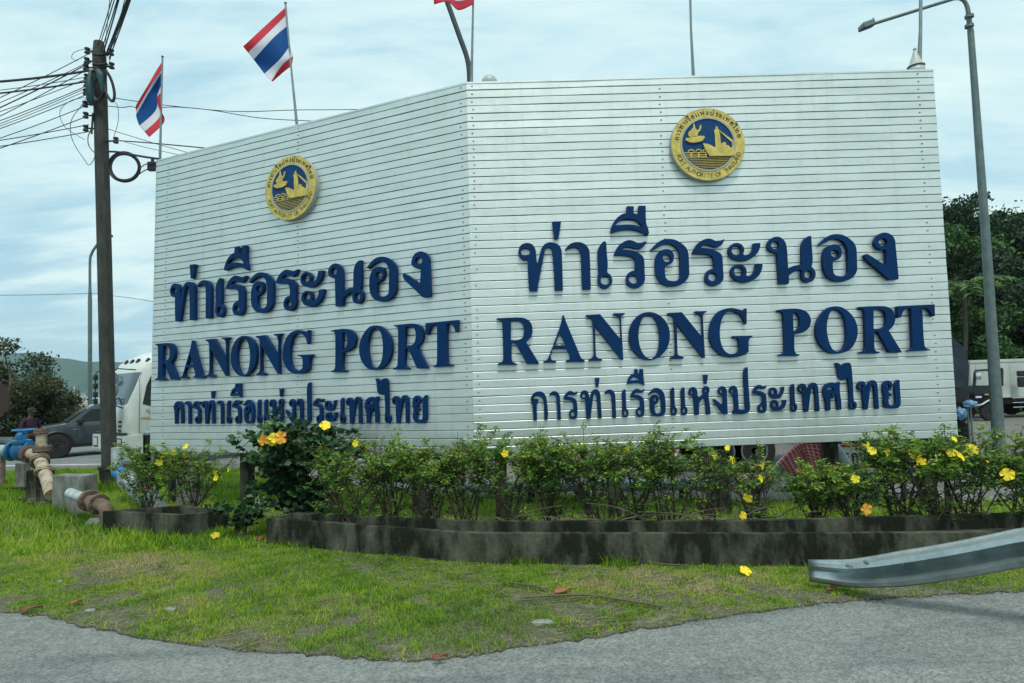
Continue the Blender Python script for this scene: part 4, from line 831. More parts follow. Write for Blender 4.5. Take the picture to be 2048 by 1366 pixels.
m = MB(T); m.loft([ringc(2.82, -.36, 1.12, c=.3), ringc(2.95, -.42, 1.14, c=.3), ringc(3.10, -.62, 1.14, c=.35), ringc(3.30, -1.05, 1.10, c=.35), ringc(3.38, -1.5, 1.05, c=.35)]); spl = m.build('roof_spoiler', MATS['truck_white'], lr, smooth=40)
for k, (xx, zz_) in enumerate(((.95, 3.0), (.5, 3.0), (.05, 3.0), (-.4, 3.0))):
    q = MB(T); q.box((-.46 - max(0, xx - .8) * .6, xx, zz_ + .02), (.05, .12, .12), rot=Matrix.Rotation(-.6, 3, 'Y')); q.build('roof_slot', MATS['black'], lr)
m = MB(T)
def wpt(y, z):
    xf = (0.0 + (-.28) * (z - 1.75) / .97); c = .28; w = 1.19
    return Vector((xf + .012 - (max(0, abs(y) - (w - c)) ** 1.0) * .55, y, z))
ys = [-1.02, -.9, -.5, 0, .5, .9, 1.02, 1.10]; zs = [1.80, 2.1, 2.4, 2.68]; n_ = len(ys)
m.add([wpt(y, z) for z in zs for y in ys], [(i * n_ + j, i * n_ + j + 1, (i + 1) * n_ + j + 1, (i + 1) * n_ + j) for i in range(len(zs) - 1) for j in range(n_ - 1)]); m.build('windscreen', MATS['glass_wind'], lr, smooth=True)
m = MB(T); m.extr([[(-.56, 2.58), (-.44, 2.3), (-.34, 1.80), (-.65, 1.70), (-1.75, 1.78), (-1.75, 2.58)]], lambda x, z, d: Vector((x, 1.2 - (z - 1.75) * .03 + d, z)), 0.0, .012); m.build('side_window', MATS['glass_dark'], lr)
m = MB(T); m.box((-.26, 1.205, 1.75), (.012, .012, 1.5)); m.box((-1.95, 1.205, 1.75), (.012, .012, 1.5)); m.build('door_gap', MATS['steel'], lr)
m = MB(T); m.box((-.85, 1.212, 1.42), (1.1, .01, .05)); m.build('stripe', MATS['orange_stripe'], lr)
for s_, zc, mm_, sz in (('GXZ', 1.61, 'black', .13), ('360', 1.54, 'red', .10)):
    vs_, fs_ = text_mesh(s_, sz); q = MB(T); q.add([Vector((-.55 - p.x, 1.222, zc + p.y)) for p in vs_], fs_); q.build('lettering', MATS[mm_], lr)
m = MB(T); m.loft([[L3(x, y, z) for (x, z) in ((.06, .45), (.14, .55), (.14, .95), (-.35, .95), (-.35, .45))] for y in (-1.22, 1.22)]); m.build('bumper', MATS['truck_white'], lr, smooth=20)
for s in (1, -1):
    q = MB(T); q.box((.135, s * .95, .74), (.03, .36, .30), bev=.01); hh = q.build('headlight', MATS['black'], lr); q = MB(T); q.box((.152, s * .95, .75), (.012, .27, .22), bev=.004); q.build('headlight_lens', MATS['lens'], hh)
q = MB(T)
for z in (1.08, 1.2, 1.32): q.box((.008, .55, z), (.03, .18, .05)); q.box((.008, -.55, z), (.03, .18, .05))
q.box((.06, 0, 1.0), (.1, 2.3, .05)); q.build('grille', MATS['black'], lr)
q = MB(T)
q.tube([L3(-.2, 1.12, 2.74), L3(.22, 1.02, 2.78), L3(.30, .9, 2.70), L3(.28, .9, 1.8), L3(.05, .95, 1.7)], .018, 6); mir = q.build('mirror_bar', MATS['black'], lr)
for y, z in ((.9, 2.52), (.9, 2.18)):
    q = MB(T); q.lathe([(.02, -.09), (.14, -.05), (.19, .03), (.19, .06), (.02, .07)], (.30, y, z), (.35, .25, 0), 16); q.build('mirror', MATS['glass_wind'], lr, smooth=30)
q = MB(T); q.tube([L3(-.2, -1.12, 2.74), L3(.06, -1.10, 2.78), L3(.12, -1.1, 2.70), L3(.12, -1.1, 1.8)], .018, 6)
for z in (2.6, 2.35, 2.1, 1.9): q.box((.12, -1.1, z), (.10, .18, .16), bev=.03)
q.build('mirror_bar', MATS['black'], lr, smooth=30)
q = MB(T); q.tube([L3(.03, .75, 1.80), L3(.02, .55, 1.98), L3(.0, .2, 1.95)], .02, 5); q.tube([L3(.04, .2, 1.78), L3(.0, -.2, 1.98)], .02, 5); q.build('wiper', MATS['black'], lr)
q = MB(T); q.loft([[L3(.20 + .01 * k, y, z) for y in (.62, .78)] for k, z in enumerate((1.78, 1.55, 1.30, 1.12))], cap=False); q.build('ribbon', MATS['teal'], lr)
q = MB(T); q.box((-1.0, 1.12, .72), (1.2, .2, .42)); q.build('step', MATS['black'], lr); q = MB(T); q.box((-.62, 1.2, .98), (.5, .06, .10), bev=.02); q.build('step_trim', MATS['chrome'], lr)
wheel(lr, T, (-1.25, 1.0, .5), .5, .3, 'chrome', 8, 1); wheel(lr, T, (-1.25, -1.0, .5), .5, .3, 'chrome', 8, -1)
q = MB(T); q.box((-4.6, 0, .95), (5.0, .9, .25)); q.build('chassis', MATS['black'], lr)
q = MB(T); q.box((-4.9, 0, 2.1), (5.2, 2.4, 2.0), bev=.04); q.build('cargo_body', MATS['box_white'], lr)
for x in (-5.2, -6.4):
    for s in (1, -1): wheel(lr, T, (x, s * .95, .5), .5, .5, 'black', 8, s)

# --- long trailer parked behind the sign: wheels, chassis and a red striped tail board show under it
Ytr = 13.4; xl, xr_ = W(1320, 910, Ytr).x, W(1700, 910, Ytr).x
tr = thing('trailer', (xl, Ytr, 0), 'dark flatbed trailer whose wheels show under the right sign face', 'trailer')
MB().box(((xl + xr_) / 2, Ytr + .8, 1.05), (xr_ - xl, 1.9, .22)).build('chassis', MATS['black'], tr)
MB().box(((xl + xr_) / 2, Ytr + .8, 1.25), (xr_ - xl + .3, 2.3, .12)).build('deck', MATS['dark_pole'], tr)
for px in (1505, 1440):
    x = W(px, 918, Ytr).x
    for yy, s in ((Ytr, -1), (Ytr + 1.6, 1)): wheel(tr, None, (x, yy, .46), .46, .28, 'steel', 0, s)
m = MB(); p0 = W(1337, 905, Ytr - .1); m.box(p0, (.46, .03, .22), mi=0)
for k in (-1, 0, 1):
    m.add([p0 + Vector((k * .16 + a, -.019, b)) for a, b in ((-.07, -.10), (.0, -.10), (.07, .10), (.0, .10))], [(0, 1, 2, 3)], 1)
m.build('tail_board', [MATS['red'], MATS['white']], tr)
# --- tarp covered truck, seen from behind at the right end of the sign
Yt = 14.6; xa, xb = W(1765, 800, Yt).x, W(1944, 800, Yt).x
tt = thing('tarp_truck', ((xa + xb) / 2, Yt + 2, 0), 'truck with dark blue tarpaulin load standing behind the right end of the sign', 'truck')
def ZZ(px, py): return W(px, py, Yt).z
zt, zs_, zl = ZZ(1906, 650), ZZ(1940, 690), ZZ(1935, 775)
m = MB(); secs = []
for k, y in enumerate((Yt, Yt + .25, Yt + 1.2, Yt + 2.6, Yt + 4.2, Yt + 5)):
    j = .05 * math.sin(k * 2.1); d = .12 if k in (0, 5) else 0
    secs.append([Vector((x, y, z)) for x, z in ((xa + .08, zl), (xa, zl + .5), (xa + .06, zs_ - d), (xa + .4, zt - .05 + j - d), ((xa + xb) / 2, zt + .15 + j - d), (xb - .45, zt - .02 + j - d), (xb - .04, zs_ - d), (xb, zl + .5), (xb - .06, zl))])
m.loft(secs); tp_ = m.build('tarpaulin', MATS['tarp'], tt, smooth=50)
m = MB(); m.add([Vector((xb + .012, Yt + .5 + k * 1.0, z)) for k in range(5) for z in (zl - .7, zs_ - .3)], [(2 * k, 2 * k + 1, 2 * k + 3, 2 * k + 2) for k in range(4)]); m.build('side_board', MATS['tarp_grey'], tt)
MB().box(((xa + xb) / 2, Yt + 2.5, zl - .38), (xb - xa - .1, 5, .7)).build('cargo_bed', MATS['black'], tt)
m = MB(); 
for dx_, dz_ in ((-.10, 0), (-.17, .0)): m.tube([Vector((xb + dx_, Yt - .06, zl - .4)), Vector((xb + dx_ + .01, Yt - .06, .12))], .022, 6)
m.build('mudguard', MATS['steel'], tt)
for y in (Yt + .65, Yt + 1.9):
    for x, s in ((xb - .12, 1), (xa + .12, -1)):
        w_ = MB(); r_ = .5; pr = [(r_ * .6, -.14), (r_ * .92, -.14), (r_, -.10), (r_, .10), (r_ * .92, .14), (r_ * .6, .14)]; w_.lathe(pr, (x, y, r_), (1, 0, 0), 26)
        for k in range(26):
            a_ = 2 * math.pi * k / 26; w_.box((x, y + math.cos(a_) * r_, r_ + math.sin(a_) * r_), (.26, .05, .05), rot=Matrix.Rotation(a_, 3, 'X'))
        q = w_.build('wheel', MATS['rubber'], tt); w2 = MB(); w2.lathe([(r_ * .6, 0), (r_ * .58, .13), (r_ * .3, .06), (.02, .06)], (x, y, r_), (s, 0, 0), 20); w2.build('rim', MATS['galv'], q)
m = MB(); m.box(((xa + xb) / 2, Yt + 5.9, 1.5), (xb - xa - .3, 1.5, 1.9), bev=.12); m.build('cab', MATS['tarp_grey'], tt)
def bag(px, py, sx, sz, label, seed):
    rgb = random.Random(seed); c = W(px, py, Yt - .12); bm = bmesh.new(); bmesh.ops.create_icosphere(bm, subdivisions=3, radius=1)
    for v in bm.verts:
        n = 1 + .18 * math.sin(v.co.x * 5 + seed) * math.cos(v.co.z * 6 + seed * 2) + rgb.uniform(-.07, .07); v.co = Vector((c.x + v.co.x * sx * n, c.y + v.co.y * .10 * n, c.z + v.co.z * sz * n))
    bm.verts.index_update(); mm = MB(); mm.add([v.co.copy() for v in bm.verts], [[v.index for v in f.verts] for f in bm.faces]); bm.free()
    tag(mm.build('plastic_bag', MATS['bag_blue'], smooth=60), label, 'plastic bag')
bag(1922, 827, .115, .145, 'lower crumpled blue plastic bag tied behind the tarp truck', 3); bag(1940, 808, .16, .085, 'upper crumpled blue and white plastic bag tied behind the tarp truck', 5)
# --- white box truck and dark truck cab on the far right
Yb = 34.0; zg = gz(20, Yb); x0 = W(1944, 780, Yb).x
bt = thing('box_truck', (x0 + 3, Yb + 1, zg), 'white box truck parked below the jungle hill at the right edge', 'truck')
ztop = W(1990, 719, Yb).z; zbot = W(2000, 795, Yb).z
m = MB(); m.box((x0 + 4, Yb + 1.2, (ztop + zbot) / 2), (8, 2.4, ztop - zbot), bev=.03); cb = m.build('cargo_box', MATS['box_white'], bt)
m = MB()
for k in range(9): m.box((x0 + .3 + k * .92, Yb - .005, (ztop + zbot) / 2), (.03, .03, ztop - zbot - .1))
m.box((x0 + 4, Yb - .01, ztop - .08), (8.02, .05, .14)); m.box((x0 + 4, Yb - .01, zbot + .04), (8.02, .05, .10)); m.build('rib', MATS['box_white'], cb)
MB().box((x0 + 4, Yb + 1.2, zbot - .2), (7.6, 1.6, .36)).build('chassis', MATS['black'], bt)
q = MB(); q.tube([Vector((x0 + 2.1, Yb - .05, zbot - .05)), Vector((x0 + 3.1, Yb - .05, zbot - .05)), Vector((x0 + 3.2, Yb - .05, zbot - .3)), Vector((x0 + 3.1, Yb - .05, zbot - .55)), Vector((x0 + 2.1, Yb - .05, zbot - .55))], .03, 6); q.tube([Vector((x0 + 2.1, Yb - .05, zbot - .3)), Vector((x0 + 3.1, Yb - .05, zbot - .3))], .025, 6); q.build('side_guard', MATS['chrome'], bt)
for x in (x0 + 3.75, x0 + 4.9):
    for yy, s in ((Yb + .2, -1), (Yb + 2.2, 1)): wheel(bt, None, (x, yy, zg + .47), .47, .3, 'black', 6, s)
MB().box((x0 + 9, Yb + 1.2, (ztop + zbot) / 2 - .3), (1.8, 2.3, ztop - zbot - .2), bev=.15).build('cab', MATS['truck_white'], bt)
m = MB(); m.box(W(2043, 747, Yb - .5), (.42, .2, .3), bev=.06); m.box(W(2044, 764, Yb - .5), (.42, .2, .55), bev=.08); m.tube([W(2036, 745, Yb - .5), W(2060, 742, Yb - .2)], .03, 6); m.build('mirror', MATS['black'], bt)
Yc = 31.0; zgc = gz(20, Yc)
def WC(x, y, d=0.0): return W(x, y, Yc + d)
ct = thing('truck_cab', (WC(1965, 800).x, Yc + 1, zgc), 'dark truck cab with see-through windows in front of the white box truck', 'truck')
m = MB()
for d in (0, 1.7):
    m.tube([WC(1948, 772, d), WC(1950, 746, d), WC(1953, 741, d), WC(2003, 738, d)], .07, 6); m.tube([WC(2003, 772, d), WC(2003, 738, d)], .08, 6)
for p_ in ((1951, 743), (2003, 738)): m.tube([WC(*p_), WC(*p_, 1.7)], .07, 6)
m.build('window_frame', MATS['black'], ct, smooth=True)
za, zb2 = WC(1975, 771).z, WC(1975, 808).z; xa2, xb2 = WC(1948, 790).x, WC(2006, 790).x
m = MB(); m.box(((xa2 + xb2) / 2, Yc + .86, (za + zb2) / 2), (xb2 - xa2, 1.75, za - zb2), bev=.08); m.build('body', MATS['glass_dark'], ct, smooth=30)
MB().add([WC(1953, 741), WC(2003, 738), WC(2003, 738, 1.7), WC(1953, 741, 1.7)], [(0, 1, 2, 3)]).build('roof', MATS['black'], ct)
m = MB(); m.box(WC(1957, 752, -.2), (.24, .12, .36), bev=.06); m.build('mirror', MATS['chrome'], ct, smooth=30)
m = MB(); m.tube(openspline([WC(1950, 811, -.06), WC(1963, 809, -.06), WC(1975, 802, -.06), WC(1990, 795, -.06), WC(2004, 794, -.06)], 4), .05, 6); m.build('trim', MATS['chrome'], ct, smooth=True)
m = MB(); m.box(WC(1957, 794, -.03), (.28, .04, .09)); m.build('panel_light', MATS['lens'], ct); m = MB(); m.box(WC(1973, 789, -.03), (.18, .04, .06)); m.build('side_marker', MATS['orange_stripe'], ct)
for x in (WC(1979, 812).x,):
    for yy, s in ((Yc + .1, -1), (Yc + 1.6, 1)): wheel(ct, None, (x, yy, zgc + .42), .42, .25, 'black', 6, s)

# ------------------------------------------------------------------ person
def person():
    Yp = 18.3; base = W(60, 850, Yp); base.z = 0; top = W(62, 818, Yp).z; k = top / 1.72
    J = {'pelvis': (0, 0, .93, .15, .11), 'waist': (0, 0, 1.10, .14, .10), 'chest': (.01, 0, 1.30, .17, .12), 'neck0': (.02, 0, 1.46, .07, .07), 'neck': (.03, 0, 1.52, .055, .055), 'head': (.05, 0, 1.60, .085, .095), 'crown': (.04, 0, 1.69, .07, .07),
         'shl': (.0, .19, 1.41, .07, .07), 'ell': (.02, .27, 1.13, .05, .05), 'wrl': (.14, .24, .92, .035, .035), 'hal': (.20, .23, .86, .045, .03),
         'shr': (.0, -.19, 1.41, .07, .07), 'elr': (.02, -.27, 1.13, .05, .05), 'wrr': (.14, -.24, .92, .035, .035), 'har': (.20, -.23, .86, .045, .03),
         'hil': (0, .09, .88, .10, .10), 'knl': (.03, .10, .48, .065, .065), 'anl': (-.02, .10, .09, .045, .045), 'tol': (.14, .11, .04, .045, .035),
         'hir': (0, -.09, .88, .10, .10), 'knr': (.06, -.10, .48, .065, .065), 'anr': (.03, -.10, .09, .045, .045), 'tor': (.19, -.11, .04, .045, .035)}
    E_ = [('pelvis', 'waist'), ('waist', 'chest'), ('chest', 'neck0'), ('neck0', 'neck'), ('neck', 'head'), ('head', 'crown'), ('chest', 'shl'), ('shl', 'ell'), ('ell', 'wrl'), ('wrl', 'hal'), ('chest', 'shr'), ('shr', 'elr'), ('elr', 'wrr'), ('wrr', 'har'), ('pelvis', 'hil'), ('hil', 'knl'), ('knl', 'anl'), ('anl', 'tol'), ('pelvis', 'hir'), ('hir', 'knr'), ('knr', 'anr'), ('anr', 'tor')]
    ks = list(J); me = bpy.data.meshes.new('person'); me.from_pydata([Vector(J[q][:3]) * k for q in ks], [(ks.index(a), ks.index(b)) for a, b in E_], [])
    tmp = bpy.data.objects.new('person', me); COL.objects.link(tmp); md = tmp.modifiers.new('skin', 'SKIN'); sb = tmp.modifiers.new('sub', 'SUBSURF'); sb.levels = sb.render_levels = 2
    for i, q in enumerate(ks):
        v = me.skin_vertices[0].data[i]; v.radius = (J[q][3] * k, J[q][4] * k); v.use_root = (q == 'pelvis')
    dg = bpy.context.evaluated_depsgraph_get(); m2 = bpy.data.meshes.new_from_object(tmp.evaluated_get(dg)); bpy.data.objects.remove(tmp)
    for mm_ in ('skin', 'shirt', 'trousers'): m2.materials.append(MATS[mm_])
    for p in m2.polygons:
        z = p.center.z / k; r_ = abs(p.center.y / k); p.use_smooth = True
        p.material_index = 2 if z < .95 and r_ < .2 else (1 if (z < 1.47 and z > 1.02) else 0)
    o = bpy.data.objects.new('person', m2); COL.objects.link(o); o.location = base; o.rotation_euler = (0, 0, R(-18)); 
    tag(o, 'person in a dark purple shirt and cap standing beside the pickup bonnet', 'person')
    def loc(*p): return base + Matrix.Rotation(R(-18), 3, 'Z') @ (Vector(p) * k)
    cpm = MB(); cpm.lathe([(.105 * k, 0), (.108 * k, .04 * k), (.09 * k, .09 * k), (.05 * k, .115 * k), (.0, .12 * k)], loc(.045, 0, 1.645), (0, 0, 1), 18)
    cpm.add([loc(.13, -.08, 1.655), loc(.22, -.05, 1.64), loc(.24, 0, 1.64), loc(.22, .05, 1.64), loc(.13, .08, 1.655), loc(.14, 0, 1.67)], [(0, 1, 2, 5), (5, 2, 3, 4)])
    c_ = cpm.build('cap', MATS['cap'], None, smooth=40)
    nm = MB(); nm.loft([[loc(.125, -.015, 1.60), loc(.125, .015, 1.60), loc(.158, .0, 1.575)], [loc(.12, -.01, 1.625), loc(.12, .01, 1.625), loc(.13, 0, 1.625)]]); ns_ = nm.build('nose', MATS['skin'], None, smooth=True)
    for q in (c_, ns_):
        q.parent = o; q.matrix_parent_inverse = (Matrix.Translation(base) @ Matrix.Rotation(R(-18), 4, 'Z')).inverted()
person()
# ------------------------------------------------------------------ pipework on the left
def ptube(pts, r, name, m, parent, n=14, seg=5): return MB().tube(openspline(pts, seg), r, n).build(name, MATS[m], parent, smooth=True)
def flange(parent, c, ax, r, t=.05, m='rust'):
    k = MB(); ax = Vector(ax).normalized(); k.lathe([(r, -t), (r, -.006), (r * .93, 0), (r, .006), (r, t)], c, ax, 20)
    a = Vector((0, 0, 1)) if abs(ax.z) < .9 else Vector((1, 0, 0)); nx = ax.cross(a).normalized(); ny = ax.cross(nx)
    for i in range(8):
        d = nx * math.cos(i * math.pi / 4) + ny * math.sin(i * math.pi / 4); k.tube([Vector(c) + d * r * .82 - ax * (t + .02), Vector(c) + d * r * .82 + ax * (t + .02)], .014, 6)
    return k.build('flange', MATS[m], parent, smooth=30)
Yv = 13.2
vb = W(46, 902, Yv); pr = 12 / 1250 * Yv
pv = thing('blue_gate_valve', (vb.x, vb.y, 0), 'bright blue gate valve with round handwheel on the pipe at the left edge', 'valve')
ptube([W(-160, 897, Yv + .3), W(-60, 899, Yv + .1), W(28, 902, Yv)], pr * .95, 'blue_pipe', 'pipe_grey', pv)
m = MB(); c = W(42, 902, Yv); m.lathe([(.0, -.25), (.20, -.22), (.20, -.17), (.13, -.15), (.19, -.08), (.21, 0), (.19, .08), (.13, .15), (.20, .17), (.20, .22), (0, .25)], c, (1, 0, 0), 20)
m.lathe([(.15, 0), (.15, .16), (.19, .17), (.19, .22), (.11, .24), (.10, .34), (.05, .38), (.045, .46)], c, (0, 0, 1), 18); m.build('valve_body', MATS['valve_blue'], pv, smooth=35)
hwc = W(50, 860, Yv); m = MB(); m.tube([hwc + Vector((.21 * math.cos(a), .21 * math.sin(a), 0)) for a in [2 * math.pi * i / 24 for i in range(25)]], .022, 8, cap=False)
for i in range(4): a = i * math.pi / 2; m.tube([hwc, hwc + Vector((.21 * math.cos(a), .21 * math.sin(a), 0))], .015, 6)
m.lathe([(.04, -.06), (.04, .03)], hwc, (0, 0, 1), 10); m.build('handwheel', MATS['valve_blue'], pv, smooth=True)
rp = thing('rusty_pipe', W(70, 1005, 11.6), 'rusty cream pipe with flanges bending down into the concrete block', 'pipe')
Pa, Pb, Pc, Pd, Pe = W(58, 908, 13.0), W(72, 912, 12.6), W(88, 936, 12.0), W(95, 960, 11.7), W(103, 985, 11.3)
ptube([W(60, 907, 13.0), W(72, 913, 12.7), W(82, 926, 12.3), W(89, 944, 12.0), W(95, 962, 11.7), W(103, 990, 11.3)], .108, 'elbow_pipe', 'pipe_cream', rp)
flange(rp, W(58, 908, 13.0), (1, -.4, -.1), .18); flange(rp, W(80, 922, 12.4), (.5, -.6, -.6), .165); flange(rp, W(89, 943, 12.0), (.3, -.5, -.8), .165, .03, 'pipe_cream')
ptube([W(84, 902, 12.7), W(83, 885, 12.7), W(83, 868, 12.7)], .095, 'riser_pipe', 'pipe_cream', rp); flange(rp, W(84, 897, 12.7), (0, 0, 1), .165, .05); flange(rp, W(83, 862, 12.7), (0, 0, 1), .13, .04)
for px, y0_, Yq, w_ in ((46, 925, 14.0, .2), (70, 940, 12.4, .20), (88, 975, 11.9, .18)):
    a = W(px, y0_, Yq); s_ = thing('pipe_support', (a.x, a.y, 0), ('slim concrete support post under the blue valve', 'dark support post under the first flange of the rusty pipe', 'short stained support post under the bend of the rusty pipe')[(46, 70, 88).index(px)], 'pipe support')
    m = MB(); m.box((a.x, a.y, a.z / 2), (w_, w_, a.z), bev=.015); m.build('post', MATS['concrete' if px == 46 else 'planter'], s_)
    m = MB(); m.box((a.x, a.y, .06), (w_ * 2.1, w_ * 2.0, .13), bev=.02); m.build('foot', MATS['soil' if px == 46 else 'planter'], s_)
a = GD(5, 975); m = MB(); s_ = thing('steel_trestle', a, 'rusty steel trestle holding up the pipe at the left edge', 'pipe support')
MB().box((a.x - .1, a.y, .80), (.5, .3, .05)).build('top_plate', MATS['rust'], s_); m.tube([a, a + Vector((0, 0, .8))], .05, 8); m.tube([a + Vector((-.3, .2, 0)), a + Vector((-.3, .2, .8))], .05, 8); m.build('leg', MATS['rust'], s_)
# concrete block
p0, p1 = GD(104, 1032), GD(176, 1034); ht = W(104, 951, p0.y).z
m = MB(); dvec = (p1 - p0); dvec.z = 0; m.box((p0 + p1) / 2 + Vector((-.03, .16, ht / 2 - .05)), (dvec.length * .90, .26, ht + .1), rz=math.atan2(dvec.y, dvec.x), bev=.02)
tag(m.build('concrete_block', MATS['concrete']), 'grey stained concrete thrust block beside the white pipe stub', 'concrete block')
# white stub, flange and elbow
wp = thing('white_pipe', W(175, 1030, 10.3), 'white pipe stub with bolted flanges and a grey elbow going into the ground', 'pipe')
a, b = W(140, 986, 10.6), W(178, 1001, 10.25); dr = (b - a).normalized()
ptube([a, a.lerp(b, .5), b], .085, 'pipe', 'pipe_white', wp); flange(wp, b, dr, .165, .035, 'rust'); flange(wp, b + dr * .30, dr, .16, .035, 'rust')
ptube([b, b + dr * .15, W(207, 1012, 10.0), W(214, 1026, 9.95), W(214, 1050, 9.95)], .10, 'elbow_pipe', 'rust', wp); m = MB(); m.lathe([(.2, 0), (.2, .06), (.13, .13)], GD(200, 1050) , (0, 0, 1), 14); m.build('foot', MATS['concrete'], wp)
# painted valves behind the small planter
mp_ = thing('painted_pipe', W(275, 990, 11.0), 'blue, white and red painted pipe with flanges behind the small planter', 'pipe')
q0, q1 = W(236, 945, 12.0), W(322, 1014, 10.2); dr = (q1 - q0).normalized(); Lp = (q1 - q0).length
for nm, t0, t1, r_, mm_ in (('blue_section', 0, .25, .12, 'valve_blue'), ('white_section', .25, .6, .10, 'pipe_white'), ('red_section', .6, .72, .11, 'red'), ('white_section', .72, 1, .10, 'pipe_white')):
    MB().tube([q0 + dr * Lp * t0, q0 + dr * Lp * t1], r_, 14).build(nm, MATS[mm_], mp_, smooth=30)
for t0 in (.25, .48, .60, .74): flange(mp_, q0 + dr * Lp * t0, dr, .17, .035, 'pipe_white')
MB().tube([W(234, 895, 12.1), W(234, 948, 12.1)], .10, 12).build('riser_pipe', MATS['pipe_white'], mp_, smooth=30)
for px, py, w_, lab in ((371, 1008, .30, 'square concrete post standing inside the small planter'),):
    a = GD(px, py + 12); m = MB(); m.box((a.x, a.y + .1, .42), (w_, w_, .84), bev=.02); tag(m.build('concrete_post', MATS['concrete']), lab, 'post')
# long pipe behind the hedge
lp_ = thing('long_pipe', (2.5, 10.4, 0), 'long pale blue-green pipe lying on low supports behind the hedge', 'pipe')
pts = [W(930, 975, 11.2), W(1050, 975, 10.9), W(1200, 971, 10.6), W(1400, 970, 10.4), W(1500, 970, 10.3)]
ptube(pts, .085, 'pipe', 'pipe_grey', lp_); ptube([W(1500, 970, 10.3), W(1522, 969, 10.3), W(1542, 958, 10.3), W(1552, 946, 10.3), W(1572, 925, 10.3), W(1595, 905, 10.3)], .10, 'elbow_pipe', 'pipe_grey', lp_)
ptube([W(1595, 905, 10.3), W(1625, 885, 10.3), W(1660, 890, 10.3), W(1685, 920, 10.2), W(1712, 962, 10.1), W(1752, 992, 10.0)], .10, 'elbow_pipe', 'pipe_grey', lp_)
flange(lp_, W(1508, 970, 10.3), (1, 0, 0), .15, .03); flange(lp_, W(1546, 951, 10.3), (.7, 0, .7), .14, .03, 'pipe_grey'); flange(lp_, W(1172, 972, 10.65), (1, -.1, 0), .14, .03, 'pipe_grey'); flange(lp_, W(1370, 970, 10.4), (1, 0, 0), .14, .03, 'pipe_grey')
for px, w_ in ((1062, .12), (1165, .24), (1370, .16)):
    a = W(px, 980, 10.7 if px < 1300 else 10.45); m = MB(); m.box((a.x, a.y, a.z / 2), (w_, .2, a.z), bev=.01); m.build('support', MATS['planter'], lp_)
m = MB(); hv = W(1070, 965, 10.9); m.lathe([(.07, -.1), (.07, .05), (.11, .06), (.11, .09), (.04, .11), (.03, .2)], hv, (0, 0, 1), 12); m.build('valve', MATS['pipe_grey'], lp_, smooth=30)
# plaid cloth over the arch of the pipe
PLAID = bpy.data.materials.new('plaid'); PLAID.use_nodes = True; t_ = PLAID.node_tree; b_ = t_.nodes['Principled BSDF']; b_.inputs['Roughness'].default_value = .95
uvn = t_.nodes.new('ShaderNodeUVMap'); ck = []
def band(scale, direction):
    w = t_.nodes.new('ShaderNodeTexWave'); w.wave_type = 'BANDS'; w.bands_direction = direction; w.inputs['Scale'].default_value = scale; t_.links.new(uvn.outputs[0], w.inputs['Vector'])
    r = t_.nodes.new('ShaderNodeValToRGB'); r.color_ramp.elements[0].position = .82; r.color_ramp.elements[1].position = .9; t_.links.new(w.outputs[0], r.inputs[0]); return r
w1, w2 = band(3.0, 'X'), band(2.6, 'Y'); mxm = t_.nodes.new('ShaderNodeMath'); mxm.operation = 'MAXIMUM'; t_.links.new(w1.outputs[0], mxm.inputs[0]); t_.links.new(w2.outputs[0], mxm.inputs[1])
mixc = t_.nodes.new('ShaderNodeMix'); mixc.data_type = 'RGBA'; mixc.inputs[6].default_value = (.34, .028, .045, 1); mixc.inputs[7].default_value = (.55, .38, .36, 1); mf = t_.nodes.new('ShaderNodeMath'); mf.operation = 'MULTIPLY'; mf.inputs[1].default_value = .8; t_.links.new(mxm.outputs[0], mf.inputs[0]); t_.links.new(mf.outputs[0], mixc.inputs[0]); t_.links.new(mixc.outputs[2], b_.inputs['Base Color'])
def cloth():
    top = [(1560, 930), (1585, 903), (1605, 888), (1640, 886), (1668, 893), (1690, 915)]; bot = [(1572, 950), (1610, 952), (1628, 946), (1655, 975), (1685, 1004), (1712, 1006)]
    NU, NV = 40, 16; vs = []; uv = []
    T_ = openspline([Vector((x, y, 0)) for x, y in top], 8); B_ = openspline([Vector((x, y, 0)) for x, y in bot], 8); NU = len(T_) - 1
    for j in range(NV + 1):
        for i in range(NU + 1):
            s = j / NV; u = i / NU; p = T_[i].lerp(B_[i], s); fold = .07 * math.sin(u * 24 + 1.5 * s) * (.25 + s); vs.append(W(p.x + 3 * math.sin(u * 24) * s, p.y, 10.17 - .10 * math.sin(s * 1.6) + fold)); uv.append((u * 2, s * 1.2))
    # back flap over the pipe
    me = bpy.data.meshes.new('plaid_cloth'); n = NU + 1; fs = [(j * n + i, j * n + i + 1, (j + 1) * n + i + 1, (j + 1) * n + i) for j in range(NV) for i in range(NU)]; b0 = len(vs)
    for j in range(1, 7):
        for i in range(n): p = vs[i]; a_ = j / 6; vs.append(Vector((p.x, p.y + .30 * a_, p.z + .05 * math.sin(a_ * 3.1) - .25 * a_ * a_))); uv.append((i / NU * 2, -.2 * a_))
    for j in range(6):
        for i in range(NU): r0 = i if j == 0 else b0 + (j - 1) * n + i; r1 = b0 + j * n + i; fs.append((r0, r0 + 1, r1 + 1, r1))
    me.from_pydata(vs, [], fs); ul = me.uv_layers.new(name='UVMap')
    for lp in me.loops: ul.data[lp.index].uv = uv[lp.vertex_index]
    me.materials.append(PLAID); me.polygons.foreach_set('use_smooth', [True] * len(fs)); o = bpy.data.objects.new('plaid_cloth', me); COL.objects.link(o)
    sm = o.modifiers.new('thickness', 'SOLIDIFY'); sm.thickness = .008
    return tag(o, 'red and white plaid cloth draped over the raised pipe behind the hedge', 'cloth')
cloth()
nb = W(1725, 912, 10.6); nbt = thing('notice_board', (nb.x, nb.y, 0), 'low white notice board with red border and black Thai word under the sign', 'notice board')
